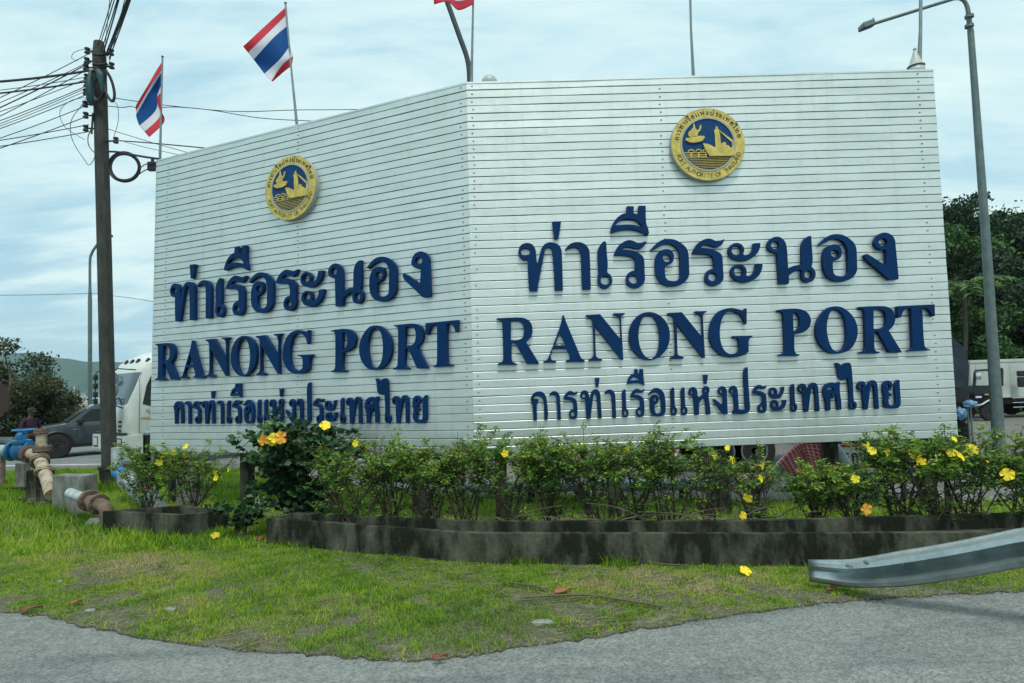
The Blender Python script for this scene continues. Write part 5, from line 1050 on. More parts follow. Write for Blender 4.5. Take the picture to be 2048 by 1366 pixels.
wN, hN = .78, .40; m = MB(); m.box((nb.x, nb.y + .02, nb.z), (wN, .03, hN)); m.build('board', MATS['white'], nbt)
m = MB()
for s_ in (1, -1): m.box((nb.x, nb.y, nb.z + s_ * (hN / 2 - .02)), (wN, .03, .04)); m.box((nb.x + s_ * (wN / 2 - .02), nb.y, nb.z), (.04, .034, hN - .08))
m.build('border', MATS['red'], nbt); m = MB()
for x in (-.3, .3): m.box((nb.x + x, nb.y + .06, nb.z / 2), (.05, .04, nb.z))
m.build('leg', MATS['steel'], nbt)
wk = MB()
def thai(glist, xs, base, hgt):
    for g, (cx_, sc, dy_) in zip(glist, xs):
        xs_ = [p[0] for p in g[0]]; ys_ = [p[1] for p in g[0]]; k = sc * hgt / 430
        for_l = [[((p[0] - (min(xs_) + max(xs_)) / 2) * k + nb.x + cx_, base + (max(ys_) - p[1]) * k + dy_) for p in spline(lp, 3)] for lp in g]
        wk.extr(for_l, lambda x, y, d: Vector((x, nb.y - d, y)), 0.0, .01)
FO = S('60,430 130,420 170,470 150,530 110,545c 170,820c 250,560c 330,820c 400,420c 440,425c 350,860c 310,860c 250,660c 185,860c 150,860c 80,560 50,500')
thai([[RO3, RO3h], [KO], [FO], [SE3, SE3h], [EK3]], [(-.27, .38, 0), (-.13, .36, 0), (.03, .37, 0), (.19, .37, 0), (.12, .40, .20)], nb.z - .13, .50)
wk.build('lettering', MATS['black'], nbt)

# ------------------------------------------------------------------ planters
def wallring(outer, inner, h0, h1, name, label, soilz):
    rt = MB(); k = len(outer); rg = random.Random(3)
    def dens(poly):
        o = []
        for i in range(len(poly)):
            a, b = Vector(poly[i]), Vector(poly[(i + 1) % len(poly)])
            for j in range(10): o.append(a.lerp(b, j / 10))
        return o
    O, I = dens(outer), dens(inner); n = len(O); jz = [rg.uniform(-.003, .003) for _ in range(n)]
    jo = [Vector((rg.uniform(-.006, .006), rg.uniform(-.006, .006))) for _ in range(n)]
    rings = [[Vector((*(p), h0)) for p in O], [Vector((*(p + j), h1 - .02 + z)) for p, z, j in zip(O, jz, jo)], [Vector((*(p * .97 + q * .03 + j), h1 + z)) for p, q, z, j in zip(O, I, jz, jo)], [Vector((*(p * .1 + q * .9), h1 + z)) for p, q, z in zip(O, I, jz)], [Vector((*q, h0)) for q in I]]
    rt.loft(rings, cap=False); root = rt.build(name, MATS['planter'], smooth=30); tag(root, label, 'planter')
    tr = tessellate_polygon([[Vector((*p, 0)) for p in inner]]); s = MB(); s.add([(*p, soilz) for p in inner], [tuple(t) for t in tr]); s.build('soil', MATS['soil'], root); return root
HP = .36
def at_rim(px, py, z=HP): q = GD(px, py, z); return (q.x, q.y)
# long planter: front rim traced, back rim traced; corner below the sign corner
fo = [at_rim(533, 1037), at_rim(945, 1067), at_rim(1500, 1068), at_rim(1915, 1066)]
fo.append((fo[-1][0] + 3.4, fo[-1][1] - .12))
bo = [(fo[-1][0], fo[-1][1] + .95), at_rim(1500, 1040), at_rim(985, 1041), at_rim(585, 1024)]
def inset(poly, d):
    n = len(poly); o = []; area = sum(poly[i][0] * poly[(i + 1) % n][1] - poly[(i + 1) % n][0] * poly[i][1] for i in range(n)); sg = 1 if area > 0 else -1
    for i in range(n):
        a, b, c = Vector(poly[i - 1]), Vector(poly[i]), Vector(poly[(i + 1) % n]); d1 = (b - a).normalized(); d2 = (c - b).normalized(); n1_ = Vector((-d1.y, d1.x)) * sg; n2_ = Vector((-d2.y, d2.x)) * sg
        bis = (n1_ + n2_).normalized(); q = b + bis * (d / max(.3, bis.dot(n1_))); o.append((q.x, q.y))
    return o
LP = fo + bo; wallring(LP, inset(LP, .09), -.05, HP, 'planter', 'long low mossy concrete planter running under both sign faces', .20)
sp = [GD(205, 1022, .32), GD(372, 1031, .32), GD(458, 1018, .32), GD(359, 1011, .32)]; sp = [(p.x, p.y) for p in sp]
wallring(sp, inset(sp, .08), -.05, .32, 'planter', 'small stained concrete planter box at the left beside the white pipe', .18)

# ------------------------------------------------------------------ guardrail
A0, A1 = W(1618, 1152, 6.05), W(2048, 1095, 5.05); dG = (A1 - A0); m = MB(); prof = [(-.155, 0), (-.135, .02), (-.118, .10), (-.075, .125), (-.035, .04), (0, 0), (.035, .04), (.075, .125), (.118, .10), (.135, .02), (.155, 0)]
secs = []; nrm = Vector((-dG.y, dG.x, 0)).normalized(); nrm = nrm if nrm.y < 0 else -nrm
NG = 40
for i in range(NG + 1):
    t = i / NG * 2.4; p = A0 + dG * t; fl = min(1, .10 + t * 2.6) ; hk = .66 + .34 * min(1, t * 2.1); dz = .05 * max(0, .22 - t) / .22 - .042 * math.sin(min(1, t / .98) * math.pi)
    bend = Vector((0, 0, 1)); secs.append([p + bend * (z * hk + dz) + nrm * (d * fl) for z, d in prof])
k = len(prof); vs = [q for s_ in secs for q in s_]; m.add(vs, [(i * k + j, i * k + j + 1, (i + 1) * k + j + 1, (i + 1) * k + j) for i in range(NG) for j in range(k - 1)])
gr = thing('guardrail', A0, 'bent galvanised guardrail end coming down onto the grass at lower right', 'guardrail')
rail = m.build('rail', MATS['galv'], gr, smooth=28); sm = rail.modifiers.new('thickness', 'SOLIDIFY'); sm.thickness = .006
for px, py in ((1740, 1120), (1788, 1112), (1715, 1133)):
    q = W(px, py, 5.7); t = (q.x - A0.x) / dG.x; b_ = A0 + dG * t + nrm * .10; b_.z = q.z; m = MB(); m.lathe([(.018, 0), (.018, .012), (.0, .02)], b_, nrm, 8); m.build('bolt', MATS['steel'], rail)
pq = A0 + dG * 1.7; MB().box((pq.x + .06, pq.y + .1, pq.z / 2), (.14, .1, pq.z + .2)).build('post', MATS['galv'], gr)
fg = thing('guardrail', W(-40, 880, 24), 'distant pale crash barrier behind the person at the left edge', 'guardrail')
MB().tube([W(-160, 880, 25), W(28, 880, 24)], .13, 6).build('rail', MATS['galv'], fg)
m = MB(); [m.tube([W(px, 880, 24.3), Vector((W(px, 880, 24.3).x, 24.3, 0))], .06, 6) for px in (-100, -40, 15)]; m.build('post', MATS['galv'], fg)

# ------------------------------------------------------------------ vegetation
NPR = np.random.default_rng(5)
def leaves(name, mat_, C, size, parent, rng=NPR, asp=.5, updir=.6, tone=None, axis=None, jitter=.35):
    n = len(C); C = np.asarray(C, float)
    if axis is None: ax = rng.normal(size=(n, 3))
    else: ax = np.asarray(axis) + rng.normal(size=(n, 3)) * jitter
    ax /= np.linalg.norm(ax, axis=1, keepdims=True) + 1e-9
    nr = rng.normal(size=(n, 3)) * .8 + np.array([0, -.25, updir]); sd = np.cross(ax, nr); sd /= np.linalg.norm(sd, axis=1, keepdims=True) + 1e-9
    nn = np.cross(sd, ax); sz = size * rng.uniform(.6, 1.3, (n, 1))
    v = np.stack([C - ax * sz * .5, C + sd * sz * asp * .5 + nn * sz * .08, C + ax * sz * .5 - nn * sz * .10, C - sd * sz * asp * .5 + nn * sz * .08], 1).reshape(-1, 3)
    tone = rng.uniform(0, 1, n) if tone is None else np.clip(tone, 0, 1)
    return npmesh(name, v, 4, mat_, parent, {'tone': tone})
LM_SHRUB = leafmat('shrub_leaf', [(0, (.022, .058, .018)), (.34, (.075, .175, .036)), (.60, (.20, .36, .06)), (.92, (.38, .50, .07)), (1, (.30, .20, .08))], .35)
LM_DARK = leafmat('dark_leaf', [(0, (.010, .030, .016)), (.5, (.026, .075, .030)), (.85, (.07, .16, .05)), (1, (.14, .24, .06))], .15, .35)
LM_TREE = leafmat('left_tree_leaf', [(0, (.028, .042, .018)), (.5, (.055, .08, .030)), (.85, (.10, .12, .05)), (1, (.16, .11, .06))], .2)
LM_JUNG = leafmat('jungle_leaf', [(0, (.014, .042, .014)), (.5, (.05, .12, .03)), (.85, (.12, .23, .045)), (1, (.20, .30, .07))], .2)
LM_JUNG2 = leafmat('jungle_leaf_dark', [(0, (.008, .024, .013)), (.6, (.020, .052, .022)), (1, (.05, .10, .035))], .15)
LM_GRASS = leafmat('grass_blade', [(0, (.07, .16, .012)), (.28, (.16, .31, .018)), (.52, (.31, .47, .03)), (.70, (.38, .39, .09)), (1, (.50, .42, .24))], .4, .8)

def flower_mesh(c, r, fac, m):
    fac = fac.normalized(); a = Vector((0, 0, 1)) if abs(fac.z) < .9 else Vector((1, 0, 0)); nx = fac.cross(a).normalized(); ny = fac.cross(nx); rg = random.Random(int(c.x * 1000))
    m.lathe([(r * .12, -r * 1.1), (r * .25, -r * .5), (r * .45, 0)], c, fac, 8)
    for i in range(5):
        an = i * 2 * math.pi / 5 + rg.uniform(-.15, .15); d = nx * math.cos(an) + ny * math.sin(an); s = -nx * math.sin(an) + ny * math.cos(an)
        m.add([c + d * r * .25 - s * r * .2, c + d * r * .85 - s * r * .5 + fac * r * .18, c + d * r * 1.1 + fac * r * .02, c + d * r * .85 + s * r * .5 + fac * r * .18, c + d * r * .25 + s * r * .2], [(0, 1, 2, 3, 4)])
def shrub(base, spread, h, nst, nspr, label, seed, fl=(), leafm=None, lsz=.052, broad=False, low=.42, lean=(0, 0), group='shrubs in the concrete planters', name='flowering_shrub', cat='shrub'):
    rg = random.Random(seed); nr = np.random.default_rng(seed); base = Vector(base); t = thing(name, base, label, cat, group)
    st = MB(); cen = []; axs = []; tn = []; tw = []
    for i in range(nst):
        an = rg.uniform(0, 6.28); rr = spread * math.sqrt(rg.random()); hh = h * rg.uniform(.72, 1.0); tip = base + Vector((rr * math.cos(an) + lean[0], rr * .55 * math.sin(an) + lean[1], hh))
        b0 = base + Vector((rg.uniform(-.2, .2) * spread, rg.uniform(-.3, .3) * spread * .5, -.03)); mid = b0.lerp(tip, .5) + Vector((rg.uniform(-.1, .1), rg.uniform(-.08, .08), .08))
        P = openspline([b0, mid, tip], 6); st.tube(P, [(.017 if i < 2 else .008) * (1 - .8 * q / (len(P) - 1)) + .002 for q in range(len(P))], 5)
        for k in range(8):
            t0 = rg.uniform(.18, .95); p0 = P[int(t0 * (len(P) - 1))]; d = Vector((rg.uniform(-1, 1), rg.uniform(-.8, .6), rg.uniform(-.1, .8))).normalized(); p1 = p0 + d * h * rg.uniform(.18, .36); st.tube([p0, p0.lerp(p1, .5) + Vector((0, 0, .02)), p1], [.006, .004, .002], 4); tw.append((p0, p1))
        tw.append((P[len(P) // 2], P[-1])); tw.append((P[len(P) // 2], P[-1]))
    for k in range(nspr):
        p0, p1 = rg.choice(tw); p = p0.lerp(p1, rg.uniform(.15, 1.08)); hr = (p.z - base.z) / h
        if hr < low and rg.random() < .82: continue
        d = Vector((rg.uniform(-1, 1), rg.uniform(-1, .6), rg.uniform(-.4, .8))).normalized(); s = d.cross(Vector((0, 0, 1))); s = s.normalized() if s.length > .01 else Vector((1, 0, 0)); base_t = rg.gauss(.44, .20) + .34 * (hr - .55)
        for q in range(6 if broad else 8):
            side = 1 if q % 2 else -1; c = p + d * (q // 2) * lsz * (.55 if broad else .45) + s * side * lsz * .45 + Vector((rg.gauss(0, .012), rg.gauss(0, .012), rg.gauss(0, .012)))
            cen.append(c); axs.append(s * side + d * .6); tn.append(base_t + rg.gauss(0, .10))
    st.build('stem', MATS['stem'], t, smooth=True)
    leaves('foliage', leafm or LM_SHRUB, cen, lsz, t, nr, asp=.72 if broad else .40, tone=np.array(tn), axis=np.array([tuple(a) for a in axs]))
    for (px, py, r, mm) in fl:
        c = W(px, py, base.y - (.62 if broad else .25) - .05 * rg.random()); f = MB(); flower_mesh(c, r * rg.uniform(.75, 1.15), Vector((rg.uniform(-1.1, 1.1), -1, rg.uniform(-.5, .9))), f); f.build('flower', MATS[mm], t)
        f = MB(); e_ = base + Vector((lean[0] * .5, lean[1] * .5, h * .55)); f.tube([e_.lerp(c, .55), c], .003, 4); 
    return t
Y_ = 'petal'; O_f = 'petal_orange'
def PLn(px, off=0.0):   # centre line of the long planter under pixel column px
    t = GD(px, 1052, .2); return Vector((t.x, t.y + off, .20))
r1 = .042
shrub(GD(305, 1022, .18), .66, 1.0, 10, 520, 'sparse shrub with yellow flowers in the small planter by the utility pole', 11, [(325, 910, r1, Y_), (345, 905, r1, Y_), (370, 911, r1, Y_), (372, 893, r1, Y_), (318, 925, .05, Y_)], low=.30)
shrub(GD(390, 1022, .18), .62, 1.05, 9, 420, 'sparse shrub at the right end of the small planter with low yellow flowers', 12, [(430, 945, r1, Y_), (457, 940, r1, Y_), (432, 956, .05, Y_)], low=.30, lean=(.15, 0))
bb = GD(600, 1040, .2)
shrub(bb + Vector((-.08, .12, 0)), 1.05, 1.40, 18, 640, 'dense dark broad-leaved bush with a large orange-yellow bloom below the left sign face', 13, [(562, 875, .11, O_f), (545, 882, .08, Y_), (526, 880, .07, O_f), (650, 851, .065, Y_), (548, 876, .07, Y_)], LM_DARK, .105, True, low=.10, group=None, name='hibiscus_bush', cat='bush')
shrub(bb + Vector((-.75, -.25, -.05)), .45, .40, 7, 80, 'low dark broad-leaved sprawl over the left end of the long planter', 14, [], LM_DARK, .10, True, low=.0, group=None, name='hibiscus_bush', cat='bush')
SH = [(705, .55, 1.10, 210, 'shrub below the second O of the left RANONG PORT, beside the dark bush', [(711, 887, r1, Y_)]),
      (775, .55, 1.10, 220, 'shrub under the last letters of the left bottom line of Thai text', []),
      (850, .55, 1.12, 220, 'olive shrub just left of the sign corner in the long planter', []),
      (935, .55, 1.10, 250, 'fresh green shrub directly under the corner of the two sign faces', []),
      (1015, .52, 1.08, 230, 'shrub with one yellow flower just right of the sign corner', [(1010, 907, r1, Y_)]),
      (1100, .55, 1.12, 200, 'shrub under the first letters of the right bottom line of Thai text', []),
      (1185, .55, 1.10, 200, 'shrub below the right-hand letters N and O of RANONG', []),
      (1265, .55, 1.10, 210, 'shrub with a single flower below the last N of the right RANONG', [(1255, 897, r1, Y_)]),
      (1335, .40, 1.15, 170, 'shrub in front of the red striped tail board under the sign', []),
      (1425, .30, .98, 70, 'thin shrub with three yellow flowers in front of the trailer wheel', [(1430, 913, r1, Y_), (1455, 896, r1, Y_), (1464, 920, r1, Y_)]),
      (1508, .26, .78, 80, 'small shrub before the pipe elbow with four yellow flowers', [(1525, 932, r1, Y_), (1521, 957, r1, Y_), (1496, 995, .055, Y_), (1486, 1032, .06, Y_)]),
      (1640, .30, .66, 170, 'bushy shrub in front of the red plaid cloth', [(1682, 971, r1, Y_)]),
      (1700, .26, .74, 130, 'shrub in front of the white notice board with yellow flowers at its top', [(1735, 891, r1, Y_), (1744, 902, r1, Y_), (1711, 958, .055, Y_), (1733, 1018, .055, O_f), (1775, 905, .05, Y_)]),
      (1818, .40, 1.10, 250, 'shrub with the biggest cluster of yellow flowers near the right end of the sign', [(1828, 914, r1, Y_), (1836, 920, .07, Y_), (1845, 923, r1, Y_), (1827, 908, .05, Y_)]),
      (1880, .50, 1.10, 230, 'shrub with yellow flowers at the foot of the tarp truck', [(1908, 878, r1, Y_), (1920, 912, .055, Y_), (1903, 905, .05, Y_)]),
      (1950, .50, 1.02, 220, 'shrub with drooping yellow flowers in front of the street lamp base', [(1944, 900, .07, Y_), (1971, 918, r1, Y_)]),
      (2035, .50, .95, 220, 'shrub with one yellow flower at the right edge of the picture', [(2015, 949, .065, Y_)])]
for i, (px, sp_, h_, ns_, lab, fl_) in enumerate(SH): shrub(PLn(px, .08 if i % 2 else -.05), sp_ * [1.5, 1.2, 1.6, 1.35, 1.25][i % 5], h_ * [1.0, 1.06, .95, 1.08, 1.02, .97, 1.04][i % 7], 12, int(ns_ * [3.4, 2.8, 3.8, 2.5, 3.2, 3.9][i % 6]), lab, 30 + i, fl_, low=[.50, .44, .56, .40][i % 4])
# dry cut branches lying in the planter
for i in range(34):
    rg = random.Random(200 + i); px = rg.uniform(990, 1640); a = GD(px, 1056, .22); a.y += rg.uniform(-.15, .25); ln = rg.uniform(.4, 1.1); an = rg.choice([rg.uniform(.05, .5), rg.uniform(2.6, 3.1)]); d = Vector((math.cos(an), rg.uniform(-.2, .2), abs(math.sin(an)) * .8))
    P = openspline([a, a + d * ln * .5 + Vector((0, 0, .06)), a + d * ln + Vector((0, 0, -.02))], 4); tag(MB().tube(P, [.009] * 5 + [.004] * 4, 5).build('dry_branch', MATS['twig'], smooth=True), 'thin dry cut branch lying in the long planter right of the sign corner', 'branch', 'dry branches lying in the planter')

def tree(name, base, h, cr, nl, lsz, leafm, label, seed, group=None, clumps=14, trunk_r=.18, squash=.8, cz=.62, asp=.55):
    rg = random.Random(seed); nr = np.random.default_rng(seed); base = Vector(base); t = thing(name, base, label, 'tree', group)
    tm = MB(); top = base + Vector((rg.uniform(-.1, .1) * h, rg.uniform(-.1, .1) * h, h * .8)); P = openspline([base - Vector((0, 0, .3)), base.lerp(top, .5) + Vector((rg.uniform(-.06, .06) * h, 0, 0)), top], 5)
    tm.tube(P, [trunk_r * (1 - .75 * i / (len(P) - 1)) for i in range(len(P))], 8)
    cen = []; tone = []; cc = base + Vector((0, 0, h * cz))
    for k in range(clumps):
        v = Vector((rg.gauss(0, 1), rg.gauss(0, 1), rg.gauss(0, 1))).normalized() * (rg.random() ** .45); c = cc + Vector((v.x * cr, v.y * cr, v.z * h * (1 - cz) * squash * 1.15)); r_ = cr * rg.uniform(.28, .5)
        p0 = P[min(len(P) - 1, int(len(P) * rg.uniform(.45, .95)))]; tm.tube([p0, p0.lerp(c, .5) + Vector((0, 0, -.05 * h)), c], [trunk_r * .35, trunk_r * .2, trunk_r * .05], 5)
        n = int(nl / clumps * rg.uniform(.6, 1.4)); q = nr.normal(size=(n, 3)); q /= np.linalg.norm(q, axis=1, keepdims=True); q *= (nr.uniform(0, 1, (n, 1)) ** .38) * r_ * nr.uniform(.75, 1.15, (n, 1)); q[:, 2] *= .72
        cen.append(np.array(c) + q); tone.append(nr.normal(.45 + rg.uniform(-.22, .22), .16, n))
    tm.build('trunk', MATS['stem' if 'jungle' in name else 'bark'], t, smooth=True); leaves('crown', leafm, np.concatenate(cen), lsz, t, nr, asp=asp, tone=np.concatenate(tone)); return t
# tree at the left edge behind the person
bt_ = GD(20, 893); tree('bushy_tree', Vector((W(25, 850, 26).x, 26, 0)), 4.1, 2.1, 14000, .15, LM_TREE, 'olive green bushy tree behind the person at the left edge', 50, clumps=30, squash=1.1, cz=.50)
tree('bushy_tree', Vector((W(-90, 850, 25).x, 25, 0)), 4.5, 2.2, 9000, .17, LM_TREE, 'olive green tree mostly cut off by the left edge of the picture', 51, clumps=22, squash=1.0, cz=.52)
tree('bushy_tree', Vector((W(95, 850, 27).x, 27, 0)), 3.0, 1.5, 6000, .14, LM_TREE, 'low bushy tree between the person and the pickup windscreen', 52, clumps=14, squash=1.0, cz=.5)

# jungle hillside on the right
def slopez(x, y):
    k = min(max((y - 39 - .0 * x) / 34, 0), 1); k2 = min(max((x - 2) / 16, 0), 1); return gz(x, y) - .3 + k2 * (22 * k ** .85) * (.85 + .15 * math.sin(x * .21 + y * .1)) + .6 * math.sin(x * .7) * k
grid('hillside', [i * 3 - 4 for i in range(46)], [38.6 + i * 2.2 for i in range(22)], slopez, G_SLOPE)
rg = random.Random(77); GJ = 'jungle trees on the hillside behind the trucks'
jt = [(26.5, 44), (29.5, 46), (32, 43.5), (35.5, 45), (39, 44), (43, 46), (28, 51), (32.5, 52), (37, 51), (41.5, 52), (46, 51), (30, 58), (35, 59), (40, 58), (45, 60), (50, 57), (34, 66), (40, 67), (46, 67), (52, 66), (23, 45), (24, 54), (56, 62), (49, 45)]
for i, (x, y) in enumerate(jt):
    dark = i % 3 == 0 or y > 56
    tree('jungle_tree', (x, y, slopez(x, y) - .3), rg.uniform(5.2, 7.8), rg.uniform(2.3, 3.2), 5600, .36, LM_JUNG2 if dark else LM_JUNG, 'dark leafy jungle tree on the steep hillside behind the street lamp' if dark else 'brighter green jungle tree on the steep hillside behind the street lamp', 300 + i, GJ + (', dark ones' if dark else ', bright ones'), clumps=24, trunk_r=.2, squash=1.15, cz=.50)
nU = 16000; ux = NPR.uniform(16, 60, nU); uy = NPR.uniform(38.8, 76, nU); uz = np.array([slopez(a, b) for a, b in zip(ux, uy)]) + NPR.exponential(.45, nU)
ug = leaves('undergrowth', LM_JUNG, np.stack([ux, uy, uz], 1), .42, None, NPR, asp=.6); tag(ug, kind='stuff')
def palm(base, h, n, ln, label, seed):
    rg = random.Random(seed); t = thing('palm_tree', base, label, 'palm tree'); base = Vector(base); top = base + Vector((.3, -.4, h))
    MB().tube(openspline([base, base.lerp(top, .5) + Vector((.15, 0, 0)), top], 5), [.16 - .004 * i for i in range(11)], 8).build('trunk', MATS['bark'], t, smooth=True)
    cen = []; ax = []
    for k in range(n):
        an = k * 2.4; el = rg.uniform(.1, .9); d = Vector((math.cos(an), math.sin(an), 0)); P = [top + d * ln * s * math.cos(el * (1 - s)) + Vector((0, 0, ln * (math.sin(el) * s - .75 * s * s))) for s in [i / 14 for i in range(15)]]
        fr_ = MB(); fr_.tube(P, [.03 - .0018 * i for i in range(15)], 4); fr_.build('frond', MATS['stem'], t)
        for i in range(2, 14):
            for sgn in (-1, 1):
                s = d.cross(Vector((0, 0, 1))) * sgn
                for q in range(3): p = P[i] + (P[i + 1] - P[i]) * (q / 3); a = (s + d * .7 + Vector((0, 0, -.45))); cen.append(p + a * .32); ax.append(a)
    leaves('leaflets', LM_JUNG, cen, .75, t, np.random.default_rng(seed), asp=.11, axis=np.array([tuple(a) for a in ax]), jitter=.1)
pb = W(1915, 640, 41.5); palm((pb.x, 41.5, slopez(pb.x, 41.5)), max(3.0, W(1915, 575, 41.5).z - slopez(pb.x, 41.5)), 13, 3.0, 'palm with drooping fronds at the foot of the jungle hill beside the sign', 5)

# far shore: small houses and a moored boat
for i, (px, py) in enumerate(((132, 786), (146, 787), (158, 786), (168, 788), (205, 786), (192, 788), (238, 787), (225, 785))):
    Yh = 2150; p = W(px, py, Yh); rg = random.Random(i); hs = thing('waterfront_house', (p.x, Yh, -2), 'tiny white house on the far shore below the hazy hills', 'house', 'houses on the far shore')
    s_ = rg.uniform(10, 20); MB().box((p.x, Yh, 4), (s_, 10, 12)).build('wall', MATS['house_white'], hs); m = MB(); m.loft([[Vector((p.x + s_ * .55 * a, Yh - 6, 10)), Vector((p.x + s_ * .55 * a, Yh + 6, 10)), Vector((p.x + s_ * .55 * a, Yh, 14))] for a in (-1, 1)]); m.build('roof', MATS['rust'], hs)
p = W(148, 808, 150); bo_ = thing('fishing_boat', (p.x, 150, -1.5), 'small pale and orange fishing boat with masts on the water behind the pickup', 'boat')
m = MB(); m.loft([[Vector((p.x + x, 150 + y * w_, -1.9 + z + (.5 if abs(x) > 3.5 else 0) * (z > .5))) for y, z in ((-1, 1.7), (-.6, 0), (.6, 0), (1, 1.7))] for x, w_ in ((-4.5, .2), (-3, 1.1), (0, 1.4), (3, 1.2), (4.4, .5))]); m.build('hull', MATS['boat_orange'], bo_)
MB().box((p.x + .6, 150, .8), (3, 1.8, 2.0), bev=.1).build('cabin', MATS['boat_white'], bo_)
m = MB(); m.tube([Vector((p.x - 2.2, 150, 0)), Vector((p.x - 2.6, 150, 4.2))], .12, 6); m.tube([Vector((p.x + 2.5, 150, 0)), Vector((p.x + 4.0, 150, 3.6))], .13, 6); m.tube([Vector((p.x, 150, 1)), Vector((p.x, 150, 4.6))], .10, 6); m.build('mast', MATS['boat_white'], bo_)
tag(flatpoly('far_beach', [(-4400, 2050), (900, 2050), (900, 2400), (-4400, 2400)], -1.2, G_HILL), kind='structure')

# ------------------------------------------------------------------ grass
def inpoly(x, y, poly):
    ins = np.zeros(len(x), bool); n = len(poly)
    for i in range(n):
        x1, y1 = poly[i]; x2, y2 = poly[(i + 1) % n]; c = ((y1 > y) != (y2 > y)) & (x < (x2 - x1) * (y - y1) / (y2 - y1 + 1e-12) + x1); ins ^= c
    return ins
def nz(x, y, s, ph=0):
    return (np.sin(x * s + 1.7 * np.sin(y * s * .8 + ph)) + np.sin(y * s * 1.3 + 1.9 * np.sin(x * s * .9 + 2 + ph)) + .6 * np.sin(x * s * 2.3 + y * s * 1.7 + ph) + .5 * np.sin(x * s * 4.1 - y * s * 4.7 + ph * 2) + .35 * np.sin(x * s * 9 + 3 * np.sin(y * s * 8))) / 3.45
EA = np.array(EDGE)
def edgedist(x, y): return y - np.interp(x, EA[:, 0], EA[:, 1])
def blades(n, x0, x1, y0, y1, hmin, hmax, w, thin=True):
    rng = NPR; x = rng.uniform(x0, x1, n); y = rng.uniform(y0, y1, n); k = inpoly(x, y, VERGE) & ~inpoly(x, y, LP) & ~inpoly(x, y, sp); x, y = x[k], y[k]
    ed = edgedist(x, y); p1 = nz(x, y, 1.1, 1); p2 = nz(x, y, 2.7, 4); p3 = nz(x, y, 6.0, 9); bald = (.34 * p1 + .45 * p2 + .55 * p3) + np.clip(.55 - ed, 0, .55) * .7 - np.clip((ed - 1.2) * .10, 0, .25)
    keep = rng.uniform(0, 1, len(x)) > np.clip((bald - .14) * 3.0, 0, .96); x, y, p1, p2, ed = x[keep], y[keep], p1[keep], p2[keep], ed[keep]; m = len(x)
    hh = rng.uniform(hmin, hmax, m) * (1 + .5 * nz(x, y, 3.3, 2) + .5 * np.clip(nz(x, y, 11, 1), 0, 1)); an = rng.uniform(0, 6.28, m); ln = rng.uniform(.3, 1.2, m) * hh; wd = w * rng.uniform(.6, 1.4, m)
    dxx, dyy = np.cos(an), np.sin(an); b = np.stack([x, y, np.full(m, .018)], 1); tip = b + np.stack([dxx * ln, dyy * ln, hh], 1); s = np.stack([-dyy * wd, dxx * wd, np.zeros(m)], 1)
    v = np.stack([b - s, b + s, tip], 1).reshape(-1, 3)
    dry = nz(x, y, .9, 7) + np.exp(-((x - 1.4) ** 2 / 2.2 + (y - 6.3) ** 2 / .16)) * 1.3 + np.exp(-((x + 4.2) ** 2 / 1.5 + (y - 7.6) ** 2 / .3)) * .8
    tone = np.clip(.32 + .22 * nz(x, y, 1.7, 3) + .16 * nz(x, y, 5.1, 5) + .14 * nz(x, y, 14.0, 8) + .12 * rng.normal(size=m) + np.clip(dry - .30, 0, 1) * .6, 0, 1); return v, tone
g1 = blades(430000, -7.5, 6, 4.6, 9.2, .010, .036, .0045); g2 = blades(150000, -14, 9, 8.2, 18, .05, .13, .009)
def clumps(nc, nb, r0, h0, h1, w, t0):   # taller tufts scattered through the turf
    x = NPR.uniform(-7.5, 6, nc); y = NPR.uniform(4.7, 9, nc); x = np.repeat(x, nb) + NPR.normal(0, r0, nc * nb); y = np.repeat(y, nb) + NPR.normal(0, r0, nc * nb); hs = np.repeat(NPR.uniform(.5, 1.2, nc), nb); tc_ = np.repeat(NPR.normal(t0, .13, nc), nb)
    k = inpoly(x, y, VERGE) & ~inpoly(x, y, LP) & ~inpoly(x, y, sp); x, y, hs, tc_ = x[k], y[k], hs[k], tc_[k]; m = len(x); an = NPR.uniform(0, 6.28, m); hh = NPR.uniform(h0, h1, m) * hs; ln = hh * NPR.uniform(.3, 1.3, m); b = np.stack([x, y, np.full(m, .018)], 1); tip = b + np.stack([np.cos(an) * ln, np.sin(an) * ln, hh], 1); s = np.stack([-np.sin(an), np.cos(an), 0 * an], 1) * w
    return np.stack([b - s, b + s, tip], 1).reshape(-1, 3), np.clip(tc_ + NPR.normal(0, .08, m), 0, 1)
def straw(n):   # dry blades lying flat
    x = NPR.uniform(-7, 5.5, n); y = NPR.uniform(4.7, 8.5, n); k = inpoly(x, y, VERGE) & ~inpoly(x, y, LP) & ~inpoly(x, y, sp) & (NPR.uniform(-.2, 1.0, n) < nz(x, y, 1.3, 7) + np.exp(-((x - 1.2) ** 2 / 2.5 + (y - 6.3) ** 2 / .2)) + .1); x, y = x[k], y[k]; m = len(x); an = NPR.normal(.15, .5, m); ln = NPR.uniform(.05, .18, m); b = np.stack([x, y, NPR.uniform(.035, .055, m)], 1); tip = b + np.stack([np.cos(an) * ln, np.sin(an) * ln, NPR.uniform(-.01, .02, m)], 1); s = np.stack([-np.sin(an), np.cos(an), 0 * an], 1) * .0035
    return np.stack([b - s, b + s, tip], 1).reshape(-1, 3), NPR.uniform(.72, 1, m)
gg = [g1, g2, clumps(520, 34, .045, .04, .085, .0045, .30), clumps(160, 40, .07, .03, .06, .006, .55), straw(9000)]
gobj = npmesh('grass', np.concatenate([q[0] for q in gg]), 3, LM_GRASS, None, {'tone': np.concatenate([q[1] for q in gg])}); tag(gobj, kind='stuff')
